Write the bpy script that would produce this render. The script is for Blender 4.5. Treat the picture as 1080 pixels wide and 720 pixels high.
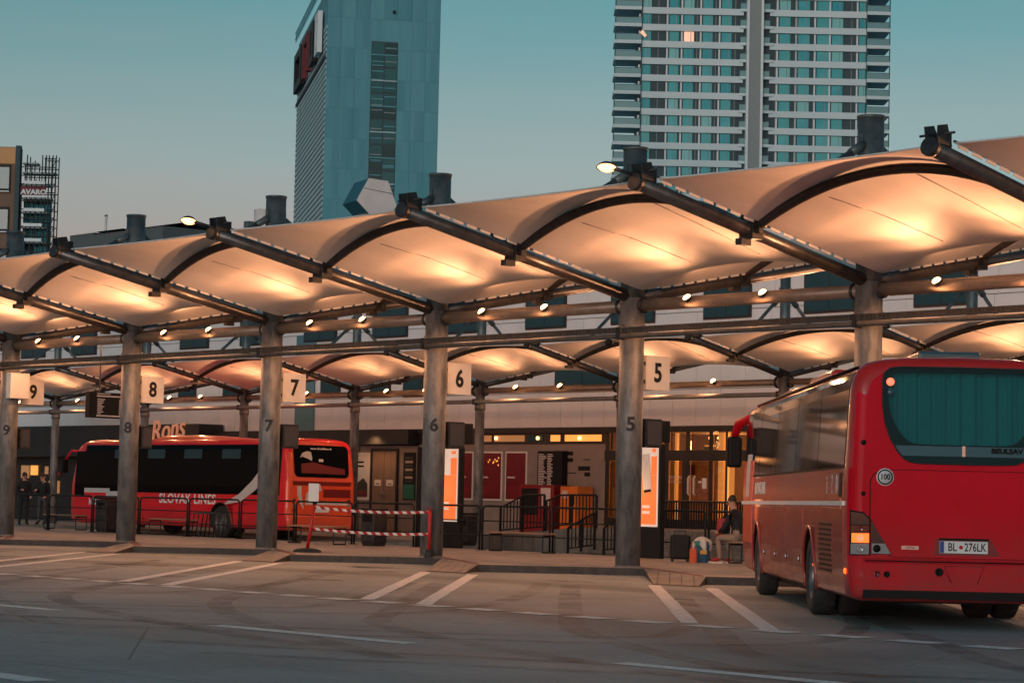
import bpy, bmesh, math, random
from mathutils import Vector, Matrix, Euler
R = math.radians
random.seed(7)
for o in list(bpy.data.objects): bpy.data.objects.remove(o)
scene = bpy.context.scene
C = scene.collection

# ------------------------------------------------------------------ camera
# solved from the column row, the bay markings and the coach's size. World: X along the
# column row (+X to the right of the photo), Y towards the station building, column 5 at the origin.
FPX, PIT, ROL, YAW = 2500.5, 0.06709, 0.02246, 2.40906
CAMP = Vector((31.6765, -31.5335, 1.3023))
fw = Vector((math.cos(YAW)*math.cos(PIT), math.sin(YAW)*math.cos(PIT), math.sin(PIT)))
rt0 = Vector((math.sin(YAW), -math.cos(YAW), 0)); up0 = rt0.cross(fw)
rt = rt0*math.cos(ROL) + up0*math.sin(ROL); up = up0*math.cos(ROL) - rt0*math.sin(ROL)
cam = bpy.data.cameras.new('camera'); cam.sensor_width = 36; cam.lens = FPX*36/1080
cam.clip_start = .1; cam.clip_end = 6000
camo = bpy.data.objects.new('camera', cam); C.objects.link(camo)
camo.matrix_world = Matrix(((rt.x, up.x, -fw.x, CAMP.x), (rt.y, up.y, -fw.y, CAMP.y), (rt.z, up.z, -fw.z, CAMP.z), (0, 0, 0, 1)))
scene.camera = camo
def ray(px, py): return fw + rt*((px-540)/FPX) - up*((py-360)/FPX)
def onY(px, py, Y): d = ray(px, py); return CAMP + d*((Y-CAMP.y)/d.y)
def onX(px, py, X): d = ray(px, py); return CAMP + d*((X-CAMP.x)/d.x)
def onZ(px, py, Z): d = ray(px, py); return CAMP + d*((Z-CAMP.z)/d.z)
def far(depth, px, py): return CAMP + ray(px, py)*depth

# ------------------------------------------------------------------ dusk sky, weak low sun, exposure
SUN_EL, SUN_AZ = 5.0, 300.0      # last light from low behind the camera
w = bpy.data.worlds.new('World'); scene.world = w; w.use_nodes = True
nt = w.node_tree; nt.nodes.clear()
sky = nt.nodes.new('ShaderNodeTexSky'); sky.sky_type = 'NISHITA'; sky.sun_disc = False
sky.sun_elevation = R(SUN_EL); sky.sun_rotation = R(90-SUN_AZ); sky.altitude = 100
sky.air_density = 1.0; sky.dust_density = .9; sky.ozone_density = 3.0
hs = nt.nodes.new('ShaderNodeHueSaturation'); hs.inputs['Saturation'].default_value = .62
tint = nt.nodes.new('ShaderNodeMix'); tint.data_type = 'RGBA'; tint.blend_type = 'MULTIPLY'
tint.inputs[0].default_value = 1
# twilight: rosy grey on the horizon turning teal overhead, the same all the way round
tcs = nt.nodes.new('ShaderNodeTexCoord'); sx = nt.nodes.new('ShaderNodeSeparateXYZ'); hr = nt.nodes.new('ShaderNodeValToRGB')
cr = hr.color_ramp; cr.elements[0].position = .0; cr.elements[0].color = (.80, .39, .33, 1); cr.elements[1].position = 1; cr.elements[1].color = (.19, .37, .39, 1)
for ps_, c_ in ((.085, (.60, .355, .322)), (.14, (.42, .435, .378)), (.205, (.23, .39, .337)), (.42, (.19, .37, .345))):
    e_ = cr.elements.new(ps_); e_.color = (*c_, 1)
nt.links.new(tcs.outputs['Generated'], sx.inputs[0]); nt.links.new(sx.outputs['Z'], hr.inputs[0]); nt.links.new(hr.outputs[0], tint.inputs[7])
tc = nt.nodes.new('ShaderNodeTexCoord'); mp = nt.nodes.new('ShaderNodeMapping'); mp.inputs['Scale'].default_value = (1.1, 1.1, 13)
nz = nt.nodes.new('ShaderNodeTexNoise'); nz.inputs['Scale'].default_value = 2.2; nz.inputs['Detail'].default_value = 3
rp = nt.nodes.new('ShaderNodeValToRGB'); rp.color_ramp.elements[0].position = .40; rp.color_ramp.elements[1].position = .72
rp.color_ramp.elements[0].color = (1, 1, 1, 1); rp.color_ramp.elements[1].color = (1.20, 1.0, .98, 1)
cl = nt.nodes.new('ShaderNodeMix'); cl.data_type = 'RGBA'; cl.blend_type = 'MULTIPLY'; cl.inputs[0].default_value = 1
bg = nt.nodes.new('ShaderNodeBackground'); bg.inputs['Strength'].default_value = .14
ow = nt.nodes.new('ShaderNodeOutputWorld')
L = nt.links.new
L(sky.outputs[0], hs.inputs['Color']); L(hs.outputs[0], tint.inputs[6])
L(tc.outputs['Generated'], mp.inputs[0]); L(mp.outputs[0], nz.inputs['Vector']); L(nz.outputs[0], rp.inputs[0])
L(tint.outputs[2], cl.inputs[6]); L(rp.outputs[0], cl.inputs[7]); L(cl.outputs[2], bg.inputs['Color']); L(bg.outputs[0], ow.inputs[0])
sl = bpy.data.lights.new('sun', 'SUN'); sl.energy = .30; sl.angle = R(25); sl.color = (.84, .97, 1)
so = bpy.data.objects.new('sun', sl); C.objects.link(so)
sd = Vector((math.cos(R(SUN_AZ))*math.cos(R(SUN_EL+4)), math.sin(R(SUN_AZ))*math.cos(R(SUN_EL+4)), math.sin(R(SUN_EL+4))))
so.rotation_euler = sd.to_track_quat('Z', 'Y').to_euler(); so.location = (0, -60, 40)
scene.view_settings.view_transform = 'Standard'; scene.view_settings.look = 'None'
scene.view_settings.exposure = 1.3; scene.view_settings.gamma = 1
LAMP = (1.0, .43, .20)
P_UP, P_SPILL, P_FLOOD = 142.0, 58.0, 240.0

# ------------------------------------------------------------------ materials
MATS = {}
def mat(name, col, rough=.6, metal=0., col2=None, scale=4., detail=5., bump=0., bscale=None, stretch=(1, 1, 1), emit=None, estr=0., spec=.5, coat=0., lo=.35, hi=.65, rvar=0., trans=0.):
    m = bpy.data.materials.new(name); m.use_nodes = True; t = m.node_tree; b = t.nodes['Principled BSDF']
    c4 = lambda c: (c[0], c[1], c[2], 1)
    b.inputs['Base Color'].default_value = c4(col); b.inputs['Roughness'].default_value = rough; b.inputs['Metallic'].default_value = metal
    b.inputs['Specular IOR Level'].default_value = spec; b.inputs['Coat Weight'].default_value = coat; b.inputs['Coat Roughness'].default_value = .06
    b.inputs['Transmission Weight'].default_value = trans
    if emit: b.inputs['Emission Color'].default_value = c4(emit); b.inputs['Emission Strength'].default_value = estr
    if col2 or bump or rvar:
        tc = t.nodes.new('ShaderNodeTexCoord'); mp = t.nodes.new('ShaderNodeMapping'); mp.inputs['Scale'].default_value = stretch
        n = t.nodes.new('ShaderNodeTexNoise'); n.inputs['Scale'].default_value = scale; n.inputs['Detail'].default_value = detail; n.inputs['Roughness'].default_value = .6
        oi = t.nodes.new('ShaderNodeObjectInfo'); mm_ = t.nodes.new('ShaderNodeMath'); mm_.operation = 'MULTIPLY'; mm_.inputs[1].default_value = 40
        va = t.nodes.new('ShaderNodeVectorMath'); va.operation = 'ADD'
        t.links.new(oi.outputs['Random'], mm_.inputs[0]); t.links.new(tc.outputs['Object'], va.inputs[0]); t.links.new(mm_.outputs[0], va.inputs[1])
        t.links.new(va.outputs[0], mp.inputs[0]); t.links.new(mp.outputs[0], n.inputs['Vector'])
        if col2:
            r = t.nodes.new('ShaderNodeValToRGB'); r.color_ramp.elements[0].position = lo; r.color_ramp.elements[1].position = hi
            r.color_ramp.elements[0].color = c4(col); r.color_ramp.elements[1].color = c4(col2)
            t.links.new(n.outputs[0], r.inputs[0]); t.links.new(r.outputs[0], b.inputs['Base Color'])
        if rvar:
            mr = t.nodes.new('ShaderNodeMapRange'); mr.inputs['To Min'].default_value = max(.02, rough-rvar); mr.inputs['To Max'].default_value = rough+rvar
            t.links.new(n.outputs[0], mr.inputs[0]); t.links.new(mr.outputs[0], b.inputs['Roughness'])
        if bump:
            n2 = n
            if bscale:
                n2 = t.nodes.new('ShaderNodeTexNoise'); n2.inputs['Scale'].default_value = bscale; n2.inputs['Detail'].default_value = 3
                t.links.new(mp.outputs[0], n2.inputs['Vector'])
            bp = t.nodes.new('ShaderNodeBump'); bp.inputs['Strength'].default_value = bump; bp.inputs['Distance'].default_value = .02
            t.links.new(n2.outputs[0], bp.inputs['Height']); t.links.new(bp.outputs[0], b.inputs['Normal'])
    MATS[name] = m; return m
M = MATS
mat('galv', (.075, .082, .085), .55, .25, (.20, .20, .195), scale=7, detail=8, bump=.3, bscale=30, stretch=(1, 1, .35), rvar=.14, lo=.33, hi=.66)
mat('mast', (.06, .09, .10), .5, .5, (.15, .17, .17), scale=3, bump=.1, rvar=.1)
mat('arm', (.085, .08, .078), .34, .55, (.14, .13, .12), scale=5, rvar=.1, stretch=(1, 1, 1))
mat('beam', (.22, .17, .13), .42, .2, (.30, .24, .18), scale=4, rvar=.1)
mat('dark_steel', (.018, .019, .02), .45, .3, (.04, .04, .042), scale=8, rvar=.1)
mat('black_paint', (.005, .0055, .006), .55, 0, (.012, .012, .012), scale=12, rvar=.12, spec=.25)
mat('tray_metal', (.06, .056, .05), .75, 0, (.09, .085, .075), scale=6, spec=.2)
mat('pipe_dull', (.13, .13, .125), .7, .1, (.18, .175, .165), scale=6, spec=.3)
mat('bright_lace_gap', (.80, .74, .64), .6)  # light through the gaps between the laces, painted as cream plates
mat('seam', (.34, .30, .26), .8)
mat('sign_white', (.62, .59, .53), .5, 0, (.70, .67, .60), scale=3)
mat('digit', (.006, .006, .007), .6)
mat('white_trim', (.62, .62, .60), .5)
mat('red_plain', (.45, .012, .012), .45)
mat('paper', (.72, .70, .66), .8)
mat('teal_pipe', (.10, .22, .26), .5, .3)
# membrane: white coated fabric, a little translucent
def membrane_mat():
    m = mat('membrane', (.75, .70, .64), .6, 0, (.62, .57, .51), scale=.9, detail=7, bump=.10, bscale=2.2, stretch=(1.6, .30, 1), lo=.28, hi=.62)
    t = m.node_tree; b = t.nodes['Principled BSDF']; out = t.nodes['Material Output']
    tr = t.nodes.new('ShaderNodeBsdfTranslucent'); tr.inputs[0].default_value = (.62, .60, .56, 1)
    mx = t.nodes.new('ShaderNodeMixShader'); mx.inputs[0].default_value = .14
    t.links.new(b.outputs[0], mx.inputs[1]); t.links.new(tr.outputs[0], mx.inputs[2]); t.links.new(mx.outputs[0], out.inputs[0])
membrane_mat()
# asphalt: two noise scales, polished lane streaks along X, fine grain
def asphalt_mat(name, c1, c2, streak=.32):
    m = bpy.data.materials.new(name); m.use_nodes = True; t = m.node_tree; b = t.nodes['Principled BSDF']; N = t.nodes.new
    tc = N('ShaderNodeTexCoord')
    a = N('ShaderNodeTexNoise'); a.inputs['Scale'].default_value = .35; a.inputs['Detail'].default_value = 6; a.inputs['Roughness'].default_value = .65
    mp = N('ShaderNodeMapping'); mp.inputs['Scale'].default_value = (.10, .42, 1); mp.inputs['Rotation'].default_value = (0, 0, R(9))
    s = N('ShaderNodeTexNoise'); s.inputs['Scale'].default_value = 1.0; s.inputs['Detail'].default_value = 5
    g = N('ShaderNodeTexNoise'); g.inputs['Scale'].default_value = 9; g.inputs['Detail'].default_value = 8; g.inputs['Roughness'].default_value = .8
    v = N('ShaderNodeTexVoronoi'); v.feature = 'DISTANCE_TO_EDGE'; v.inputs['Scale'].default_value = .13
    wn = N('ShaderNodeMix'); wn.data_type = 'RGBA'; wn.inputs[0].default_value = .12
    t.links.new(tc.outputs['Object'], a.inputs['Vector']); t.links.new(tc.outputs['Object'], mp.inputs[0]); t.links.new(mp.outputs[0], s.inputs['Vector'])
    t.links.new(tc.outputs['Object'], g.inputs['Vector'])
    t.links.new(tc.outputs['Object'], wn.inputs[6]); t.links.new(a.outputs[1], wn.inputs[7]); t.links.new(tc.outputs['Object'], v.inputs['Vector'])
    ad = N('ShaderNodeMix'); ad.data_type = 'FLOAT'; ad.inputs[0].default_value = streak
    t.links.new(a.outputs[0], ad.inputs[2]); t.links.new(s.outputs[0], ad.inputs[3])
    a2 = N('ShaderNodeMix'); a2.data_type = 'FLOAT'; a2.inputs[0].default_value = .38
    t.links.new(ad.outputs[0], a2.inputs[2]); t.links.new(g.outputs[0], a2.inputs[3])
    r = N('ShaderNodeValToRGB'); r.color_ramp.elements[0].position = .36; r.color_ramp.elements[1].position = .64
    r.color_ramp.elements[0].color = (*c1, 1); r.color_ramp.elements[1].color = (*c2, 1)
    t.links.new(a2.outputs[0], r.inputs[0])
    cr = N('ShaderNodeMapRange'); cr.inputs['From Max'].default_value = .0012; cr.inputs['To Min'].default_value = .35; cr.inputs['To Max'].default_value = 1
    t.links.new(v.outputs[0], cr.inputs[0])
    mu = N('ShaderNodeMix'); mu.data_type = 'RGBA'; mu.blend_type = 'MULTIPLY'; mu.inputs[0].default_value = 1
    t.links.new(r.outputs[0], mu.inputs[6]); t.links.new(cr.outputs[0], mu.inputs[7])
    wm = N('ShaderNodeMapping'); wm.inputs['Location'].default_value = (-6, 34, 0); wm.inputs['Scale'].default_value = (1, 1.5, 1)
    wv = N('ShaderNodeTexWave'); wv.wave_type = 'RINGS'; wv.rings_direction = 'Z'; wv.inputs['Scale'].default_value = .034; wv.inputs['Distortion'].default_value = 9; wv.inputs['Detail'].default_value = 3; wv.inputs['Detail Scale'].default_value = .25
    t.links.new(tc.outputs['Object'], wm.inputs[0]); t.links.new(wm.outputs[0], wv.inputs['Vector'])
    wr = N('ShaderNodeMapRange'); wr.inputs['From Min'].default_value = .80; wr.inputs['From Max'].default_value = .99; wr.inputs['To Min'].default_value = 1; wr.inputs['To Max'].default_value = .60
    t.links.new(wv.outputs[1], wr.inputs[0])
    on = N('ShaderNodeTexNoise'); on.inputs['Scale'].default_value = .75; on.inputs['Detail'].default_value = 4; om = N('ShaderNodeMapping'); om.inputs['Location'].default_value = (3, 9, 0)
    t.links.new(tc.outputs['Object'], om.inputs[0]); t.links.new(om.outputs[0], on.inputs['Vector'])
    orr = N('ShaderNodeMapRange'); orr.inputs['From Min'].default_value = .66; orr.inputs['From Max'].default_value = .76; orr.inputs['To Min'].default_value = 1; orr.inputs['To Max'].default_value = .5
    t.links.new(on.outputs[0], orr.inputs[0])
    m2 = N('ShaderNodeMix'); m2.data_type = 'RGBA'; m2.blend_type = 'MULTIPLY'; m2.inputs[0].default_value = 1
    m3 = N('ShaderNodeMix'); m3.data_type = 'RGBA'; m3.blend_type = 'MULTIPLY'; m3.inputs[0].default_value = 1
    t.links.new(mu.outputs[2], m2.inputs[6]); t.links.new(wr.outputs[0], m2.inputs[7]); t.links.new(m2.outputs[2], m3.inputs[6]); t.links.new(orr.outputs[0], m3.inputs[7]); t.links.new(m3.outputs[2], b.inputs['Base Color'])
    rr = N('ShaderNodeMapRange'); rr.inputs['To Min'].default_value = .52; rr.inputs['To Max'].default_value = .85
    t.links.new(s.outputs[0], rr.inputs[0]); t.links.new(rr.outputs[0], b.inputs['Roughness'])
    bp = N('ShaderNodeBump'); bp.inputs['Strength'].default_value = .35; bp.inputs['Distance'].default_value = .01
    t.links.new(g.outputs[0], bp.inputs['Height']); t.links.new(bp.outputs[0], b.inputs['Normal'])
    b.inputs['Specular IOR Level'].default_value = .4
    MATS[name] = m
asphalt_mat('asphalt', (.125, .146, .145), (.35, .38, .37))
def paint_mat():
    m = bpy.data.materials.new('road_paint'); m.use_nodes = True; t = m.node_tree; b = t.nodes['Principled BSDF']; N = t.nodes.new
    tc = N('ShaderNodeTexCoord'); n = N('ShaderNodeTexNoise'); n.inputs['Scale'].default_value = 7; n.inputs['Detail'].default_value = 10; n.inputs['Roughness'].default_value = .85
    r = N('ShaderNodeValToRGB'); r.color_ramp.elements[0].position = .38; r.color_ramp.elements[1].position = .50
    r.color_ramp.elements[0].color = (.23, .235, .225, 1); r.color_ramp.elements[1].color = (.74, .73, .70, 1)
    t.links.new(tc.outputs['Object'], n.inputs['Vector']); t.links.new(n.outputs[0], r.inputs[0]); t.links.new(r.outputs[0], b.inputs['Base Color'])
    b.inputs['Roughness'].default_value = .7; MATS['road_paint'] = m
paint_mat()
def paving_mat(name, c1, c2, joint, sx, sy, rot=0):
    m = bpy.data.materials.new(name); m.use_nodes = True; t = m.node_tree; b = t.nodes['Principled BSDF']; N = t.nodes.new
    tc = N('ShaderNodeTexCoord'); mp = N('ShaderNodeMapping'); mp.inputs['Rotation'].default_value = (0, 0, rot)
    k = N('ShaderNodeTexBrick'); k.inputs['Scale'].default_value = 1; k.inputs['Brick Width'].default_value = sx; k.inputs['Row Height'].default_value = sy
    k.inputs['Mortar Size'].default_value = .012; k.inputs['Color1'].default_value = (*c1, 1); k.inputs['Color2'].default_value = (*c2, 1); k.inputs['Mortar'].default_value = (*joint, 1)
    n = N('ShaderNodeTexNoise'); n.inputs['Scale'].default_value = .9; n.inputs['Detail'].default_value = 7; n.inputs['Roughness'].default_value = .7
    mr = N('ShaderNodeMapRange'); mr.inputs['From Min'].default_value = .3; mr.inputs['From Max'].default_value = .7; mr.inputs['To Min'].default_value = .6; mr.inputs['To Max'].default_value = 1.15
    mu = N('ShaderNodeMix'); mu.data_type = 'RGBA'; mu.blend_type = 'MULTIPLY'; mu.inputs[0].default_value = 1
    t.links.new(tc.outputs['Object'], mp.inputs[0]); t.links.new(mp.outputs[0], k.inputs['Vector']); t.links.new(tc.outputs['Object'], n.inputs['Vector'])
    t.links.new(n.outputs[0], mr.inputs[0]); t.links.new(k.outputs[0], mu.inputs[6]); t.links.new(mr.outputs[0], mu.inputs[7]); t.links.new(mu.outputs[2], b.inputs['Base Color'])
    bp = N('ShaderNodeBump'); bp.inputs['Strength'].default_value = .5; bp.inputs['Distance'].default_value = .006; bp.invert = True
    t.links.new(k.outputs[1], bp.inputs['Height']); t.links.new(bp.outputs[0], b.inputs['Normal'])
    b.inputs['Roughness'].default_value = .7; MATS[name] = m
paving_mat('paving', (.34, .29, .25), (.41, .355, .31), (.13, .12, .10), .6, .4)
paving_mat('tongue_paving', (.22, .19, .165), (.27, .23, .20), (.10, .09, .08), .4, .2, R(46))
paving_mat('tactile', (.22, .07, .045), (.27, .09, .06), (.10, .05, .04), .2, .2)
paving_mat('terrace_paving', (.16, .15, .14), (.20, .18, .16), (.07, .06, .06), .4, .4)
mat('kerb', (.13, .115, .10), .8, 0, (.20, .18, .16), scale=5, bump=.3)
mat('kerb_face_shaded', (.035, .032, .03), .85, 0, (.07, .06, .055), scale=6, bump=.3)  # dark side faces of the kerb: their shade is put into the colour
mat('block', (.15, .13, .11), .85, 0, (.24, .21, .18), scale=7, bump=.4)
# coach paint and glass
mat('bus_red', (.58, .003, .020), .5, 0, (.50, .0025, .012), scale=1.5, coat=.03, rvar=.05, spec=.12)
mat('bus_red_side', (.46, .016, .012), .24, 0, (.40, .014, .010), scale=1.2, coat=.5, rvar=.05, spec=.4)
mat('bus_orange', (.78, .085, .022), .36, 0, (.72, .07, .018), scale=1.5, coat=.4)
mat('bus_red_b', (.74, .010, .020), .38, 0, (.68, .009, .018), scale=1.5, coat=.2, spec=.3)
mat('bus_dark_red', (.16, .01, .01), .35)
mat('bus_glass', (.006, .008, .009), .05, 0, spec=.7, coat=.3)
mat('bus_glass_dark', (.003, .0035, .004), .15, 0, spec=.05)
mat('bus_black', (.004, .004, .004), .6, spec=.2)
mat('rubber', (.012, .012, .012), .8, 0, (.03, .03, .03), scale=14, bump=.2)
mat('rim', (.20, .20, .20), .4, .6, (.10, .09, .08), scale=8)
mat('curtain', (.014, .34, .36), .85)
mat('pane_band', (.05, .10, .12), .25, .2)
mat('chrome', (.5, .5, .5), .2, 1)
mat('plate', (.62, .64, .64), .45)
mat('plate_blue', (.01, .05, .25), .45)
mat('lamp_orange', (.8, .12, .02), .3, emit=(1, .13, .018), estr=.8)
mat('lamp_red', (.12, .006, .006), .15, coat=.5)
mat('lamp_redlit', (.8, .1, .05), .3, emit=(1, .16, .08), estr=.8)
mat('lamp_clear', (.22, .24, .25), .15, coat=.6)
mat('lamp_smoke', (.03, .014, .014), .15, coat=.6)
mat('lens_warm', (1, .8, .5), .4, emit=(1, .50, .20), estr=4)
mat('flood_lens', (1, .8, .5), .4, emit=(1, .40, .14), estr=2.2)
mat('swoosh', (.55, .53, .51), .4)
mat('lettering', (.80, .78, .75), .45)
# buildings
mat('cladding', (.62, .62, .62), .5, 0, (.68, .68, .68), scale=.9, rvar=.06)
mat('facade_core', (.10, .10, .10), .8)
mat('fascia', (.012, .012, .013), .45, 0, (.022, .022, .022), scale=2)
mat('wall_beige', (.20, .17, .15), .75, 0, (.24, .205, .18), scale=2)
mat('win_glass', (.02, .06, .075), .18, 0, spec=.18)
mat('shop_dark', (.012, .011, .011), .5)
mat('lit_orange', (.6, .3, .1), .6, emit=(1, .36, .07), estr=.42)
mat('lit_dim', (.3, .2, .12), .6, emit=(1, .40, .12), estr=.10)
mat('door_brown', (.20, .13, .09), .55, 0, (.25, .17, .12), scale=3, stretch=(6, 6, .4))
mat('poster_red', (.13, .007, .012), .35, 0, (.17, .010, .016), scale=2)
mat('poster_orange', (.7, .16, .03), .5, emit=(1, .17, .045), estr=.30)
mat('poster_white', (.7, .66, .6), .5, emit=(1, .80, .66), estr=.12)
mat('board_text', (.55, .5, .47), .6)
mat('green_board', (.02, .16, .10), .5)
mat('kiosk_red', (.20, .012, .014), .4)
mat('kiosk_orange', (.62, .16, .02), .45)
mat('neon_tan', (.42, .20, .13), .5, emit=(1, .38, .2), estr=.12)
mat('int_wall', (.45, .27, .12), .8)
mat('tower_teal', (.06, .25, .30), .7, 0, (.10, .33, .385), scale=.5, detail=6, stretch=(1, 1, .04), lo=.3, hi=.6)
mat('tower_side', (.34, .48, .50), .5)
mat('tower_glass', (.022, .085, .095), .12, .1, (.035, .11, .12), scale=.3)
mat('balcony_glass', (.13, .29, .31), .25, .1)
mat('tower_spandrel', (.50, .64, .66), .7, 0, (.56, .70, .72), scale=.05)
mat('tower_pane', (.03, .30, .36), .15, .1, (.09, .42, .45), scale=.08, lo=.4, hi=.6)
mat('tower_dark', (.06, .095, .105), .8, spec=.15)
mat('tower_fin', (.22, .27, .27), .7)
mat('tower_fin_edge', (.60, .70, .72), .5)
mat('tower_win_lit', (.6, .4, .3), .5, emit=(1, .55, .36), estr=.3)
mat('tower_pane_b', (.05, .36, .38), .2, .1)
mat('tower_pane_c', (.16, .50, .50), .3)
mat('tower_glass_b', (.03, .12, .13), .2, .1)
mat('tower_glass_c', (.02, .055, .06), .2, .1)
mat('brown_wall', (.16, .10, .065), .8, 0, (.19, .12, .08), scale=.4)
mat('tan_wall', (.55, .30, .13), .8, 0, (.6, .34, .15), scale=.3)
mat('scaffold', (.05, .06, .06), .6, .3)
mat('net_teal', (.02, .26, .33), .8, 0, (.04, .34, .40), scale=1.5)
mat('banner_red', (.14, .014, .02), .7)
mat('cowl', (.68, .63, .60), .6, 0, (.76, .71, .67), scale=1.5)
mat('cowl_side', (.02, .12, .16), .5)
mat('roof_metal', (.12, .15, .155), .5, .3)
# people and luggage
mat('skin', (.42, .22, .15), .6); mat('hair', (.02, .014, .01), .7); mat('cloth_black', (.008, .008, .01), .85)
mat('trousers', (.23, .17, .125), .9, 0, (.27, .20, .15), scale=8); mat('shoe_red', (.30, .015, .02), .6); mat('sole', (.55, .5, .45), .7)
mat('cloth_grey', (.05, .05, .055), .9); mat('cloth_blue', (.01, .05, .16), .8); mat('cloth_light', (.4, .33, .28), .9)
mat('bag_blue', (.008, .075, .14), .6); mat('bag_orange', (.55, .09, .02), .6); mat('bag_white', (.55, .52, .48), .7); mat('tag_yellow', (.6, .33, .05), .6); mat('bag_teal', (.01, .18, .16), .6)
mat('wood', (.20, .12, .075), .6, 0, (.26, .16, .10), scale=6, stretch=(.3, 6, 6))
def grime(name, z0, z1, amt):
    m = M[name]; t = m.node_tree; b = t.nodes['Principled BSDF']; N = t.nodes.new
    src = b.inputs['Base Color'].links[0].from_socket
    tc = N('ShaderNodeTexCoord'); sp = N('ShaderNodeSeparateXYZ'); n = N('ShaderNodeTexNoise'); n.inputs['Scale'].default_value = 3; n.inputs['Detail'].default_value = 7
    mp = N('ShaderNodeMapping'); mp.inputs['Scale'].default_value = (.5, 1, 2.2)
    t.links.new(tc.outputs['Object'], sp.inputs[0]); t.links.new(tc.outputs['Object'], mp.inputs[0]); t.links.new(mp.outputs[0], n.inputs['Vector'])
    g = N('ShaderNodeMapRange'); g.inputs['From Min'].default_value = z0; g.inputs['From Max'].default_value = z1; g.inputs['To Min'].default_value = 1; g.inputs['To Max'].default_value = 0
    t.links.new(sp.outputs['Z'], g.inputs[0])
    k = N('ShaderNodeMath'); k.operation = 'MULTIPLY'; t.links.new(g.outputs[0], k.inputs[0]); t.links.new(n.outputs[0], k.inputs[1])
    k2 = N('ShaderNodeMath'); k2.operation = 'MULTIPLY'; k2.inputs[1].default_value = amt; t.links.new(k.outputs[0], k2.inputs[0])
    x = N('ShaderNodeMix'); x.data_type = 'RGBA'; x.inputs[7].default_value = (.10, .075, .06, 1)
    t.links.new(k2.outputs[0], x.inputs[0]); t.links.new(src, x.inputs[6]); t.links.new(x.outputs[2], b.inputs['Base Color'])
    ro = b.inputs['Roughness']; sr = ro.links[0].from_socket if ro.links else None
    ad = N('ShaderNodeMath'); ad.operation = 'MULTIPLY_ADD'; ad.inputs[1].default_value = .5
    t.links.new(k2.outputs[0], ad.inputs[0])
    if sr: t.links.new(sr, ad.inputs[2])
    else: ad.inputs[2].default_value = ro.default_value
    t.links.new(ad.outputs[0], ro)
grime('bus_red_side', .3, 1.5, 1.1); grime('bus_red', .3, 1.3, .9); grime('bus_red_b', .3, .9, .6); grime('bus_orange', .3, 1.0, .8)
def tape_mat():
    m = bpy.data.materials.new('tape'); m.use_nodes = True; t = m.node_tree; b = t.nodes['Principled BSDF']; N = t.nodes.new
    tc = N('ShaderNodeTexCoord'); wv = N('ShaderNodeTexWave'); wv.inputs['Scale'].default_value = 2.6; wv.bands_direction = 'DIAGONAL'; wv.wave_profile = 'SIN'
    r = N('ShaderNodeValToRGB'); r.color_ramp.interpolation = 'CONSTANT'; r.color_ramp.elements[1].position = .5
    r.color_ramp.elements[0].color = (.42, .015, .015, 1); r.color_ramp.elements[1].color = (.68, .62, .56, 1)
    t.links.new(tc.outputs['Object'], wv.inputs['Vector']); t.links.new(wv.outputs[0], r.inputs[0]); t.links.new(r.outputs[0], b.inputs['Base Color'])
    MATS['tape'] = m
tape_mat()
def clear_glass(name, tintc, tr):
    m = bpy.data.materials.new(name); m.use_nodes = True; t = m.node_tree; out = t.nodes['Material Output']; t.nodes.remove(t.nodes['Principled BSDF']); N = t.nodes.new
    a = N('ShaderNodeBsdfTransparent'); a.inputs[0].default_value = (*tintc, 1)
    g = N('ShaderNodeBsdfGlossy'); g.inputs['Roughness'].default_value = .03
    f = N('ShaderNodeFresnel'); f.inputs[0].default_value = tr
    x = N('ShaderNodeMixShader'); t.links.new(f.outputs[0], x.inputs[0]); t.links.new(a.outputs[0], x.inputs[1]); t.links.new(g.outputs[0], x.inputs[2]); t.links.new(x.outputs[0], out.inputs[0])
    MATS[name] = m
clear_glass('shop_glass', (.75, .72, .68), 1.4)
clear_glass('rear_glass', (.62, .74, .74), 1.5)

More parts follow.
